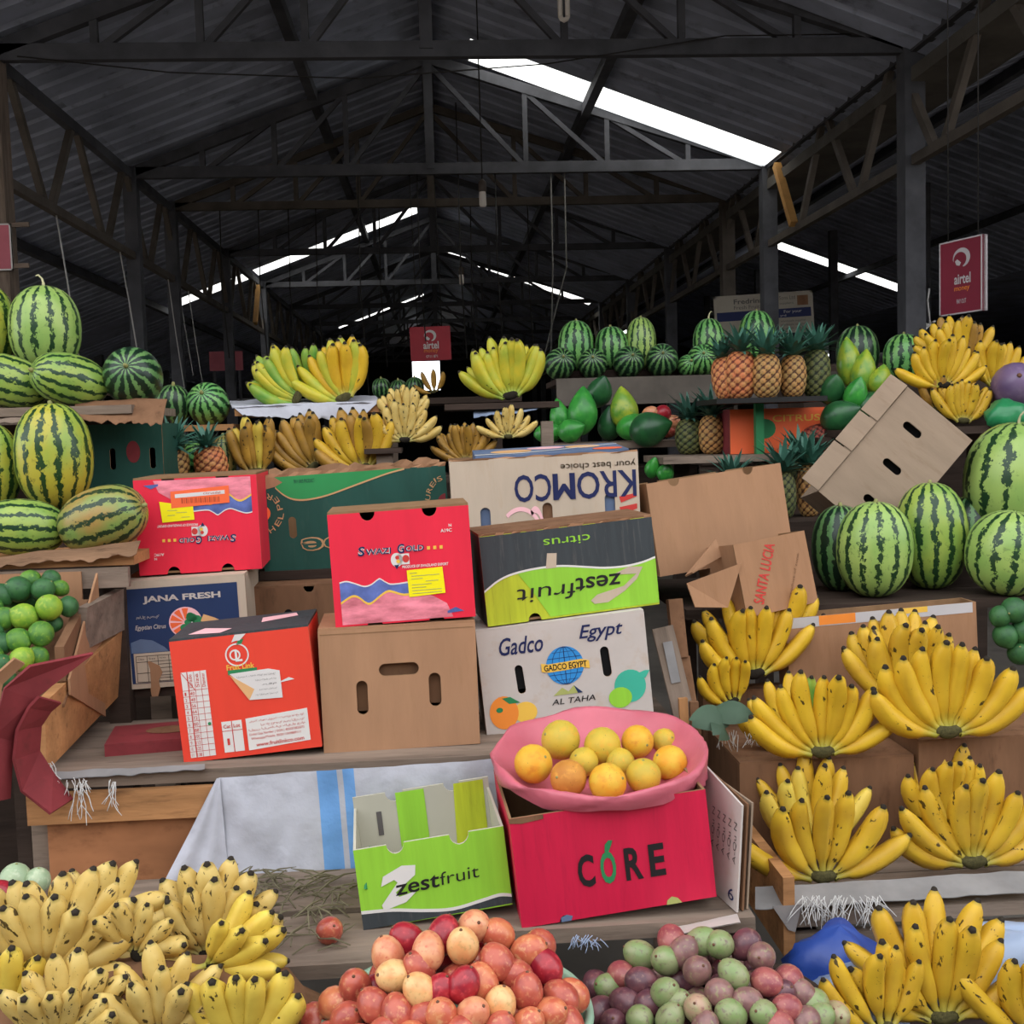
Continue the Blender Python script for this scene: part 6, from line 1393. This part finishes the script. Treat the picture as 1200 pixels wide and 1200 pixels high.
# frayed threads
random.seed(21)
def threads(px0, px1, py, Y, n, L, label, mt=M['string'], spread=.5):
    vs = []; fs = []
    for k in range(n):
        a = at(random.uniform(px0, px1), py + random.uniform(-3, 3), Y); pts = [a]; d = Vector((random.uniform(-spread, spread), random.uniform(-.35, -.02), -1)).normalized()
        for q in range(4):
            d = (d + Vector((random.uniform(-.4, .4), random.uniform(-.2, .1), random.uniform(-.3, .2)))).normalized(); pts.append(pts[-1] + d * L * random.uniform(.5, 1.2) / 4)
        v, f = tube_data(pts, .0009, 4); o = len(vs); vs += v; fs += [tuple(i + o for i in x) for x in f]
    x = obj('frayed_threads', vs, fs, mt, None, True); tag(x, label, 'threads', None, 'stuff')
threads(60, 108, 914, 2.275, 16, .035, 'short frayed threads at the sack corner of the stall plank')
threads(88, 97, 918, 2.275, 8, .09, 'longer white threads hanging from the stall plank', spread=.12); threads(128, 138, 916, 2.275, 8, .07, 'second tuft of white threads hanging from the stall plank', spread=.12)
threads(50, 62, 895, 2.29, 14, .04, 'frayed corner threads beside the wooden side board', spread=1.2)
threads(935, 1032, 1052, 2.085, 70, .06, 'bunch of shredded white string under the spotted banana hand', spread=.9)
threads(668, 705, 1098, 1.865, 22, .025, 'bluish frayed threads under the crimson carton', M['greybag'], 1.2)
threads(845, 900, 858, 2.45, 24, .04, 'pale net threads beside the limp leaves', spread=.8)
# dry stalks on the front bench
vs = []; fs = []
for k in range(170):
    c = Vector((random.uniform(-.46, -.20), random.uniform(1.9, 2.22), Z_FRONT + random.uniform(.003, .03))); a = random.uniform(0, 3.14); d = Vector((math.cos(a), math.sin(a), random.uniform(-.2, .3))) * random.uniform(.02, .05)
    v, f = tube_data([c - d, c + Vector((0, 0, .006)), c + d], [.0012, .002, .0008], 4); o = len(vs); vs += v; fs += [tuple(i + o for i in x) for x in f]
x = obj('dry_stalks', vs, fs, M['straw'], None, False); tag(x, 'litter of dry stalks on the bench below the white sack', 'stalks', None, 'stuff')
# limp leaves by the bananas
for i, (px, py, s, an) in enumerate(((838, 838, .055, 20), (855, 832, .05, -35), (848, 850, .05, 75))):
    c = at(px, py, 2.42); n_ = 8; vs = []; fs = []
    for k in range(n_ + 1):
        t = k / n_; w = s * .62 * math.sin(math.pi * (.06 + .9 * t)) ** .8; x = (t - .5) * 2 * s; zc = -.012 * (2 * t - 1) ** 2
        vs += [(x, -w, zc - .01), (x, 0, zc), (x, w, zc - .012)]
    for k in range(n_): b = k * 3; fs += [(b, b + 3, b + 4, b + 1), (b + 1, b + 4, b + 5, b + 2)]
    q = Quaternion((0, 0, 1), rad(an)) @ Quaternion((1, 0, 0), rad(48))
    o = obj('limp_leaf', vs, fs, M['leafgreen'], None, True, loc=c, rot=q); tag(o, ['limp grey-green leaf nearest the pink basin', 'limp leaf lying over the others beside the bananas', 'lowest limp leaf beside the pink basin'][i], 'leaf', 'limp leaves beside the bananas')
# knotted white string by the roof post
P_ = [at(1089, 338, 7.97), at(1087, 352, 7.97), at(1090, 380, 7.97)]
kroot = empty('knotted_string', P_[2], None, 'knotted white string hanging beside the thick roof post', 'string'); 
cord('string', [q - P_[2] for q in P_], .008, M['string'], kroot)
for (a, b) in (((1080, 378), (1098, 384)), ((1079, 392), (1090, 380)), ((1096, 396), (1090, 380)), ((1082, 384), (1096, 376))): cord('string_end', [at(a[0], a[1], 7.97) - P_[2], at(*b, 7.97) - P_[2]], .008, M['string'], kroot)
# red carton lying flat inside the stall
p = at(185, 885, 2.48)
r5 = empty('flattened_carton', (p.x, 2.44, Z_MAIN), Quaternion((0, 0, 1), rad(8)), 'red-brown flattened carton lying on the stall plank', 'carton')
box('top_panel', -.10, .12, 0, .16, .022, .027, M['maroon'], r5); box('front_panel', -.10, .12, .0, .004, 0, .022, M['maroon'], r5); box('side_panel', -.10, -.096, .004, .16, 0, .022, M['maroon'], r5)
T = Face(r5, .22, .16, 0, 0, Matrix.Translation((.01, 0, .0275)) @ Matrix.Rotation(rad(-90), 4, 'X')); T.ell('printed_oval', .6, .45, .25, .2, M['carddk'], 1, 20)
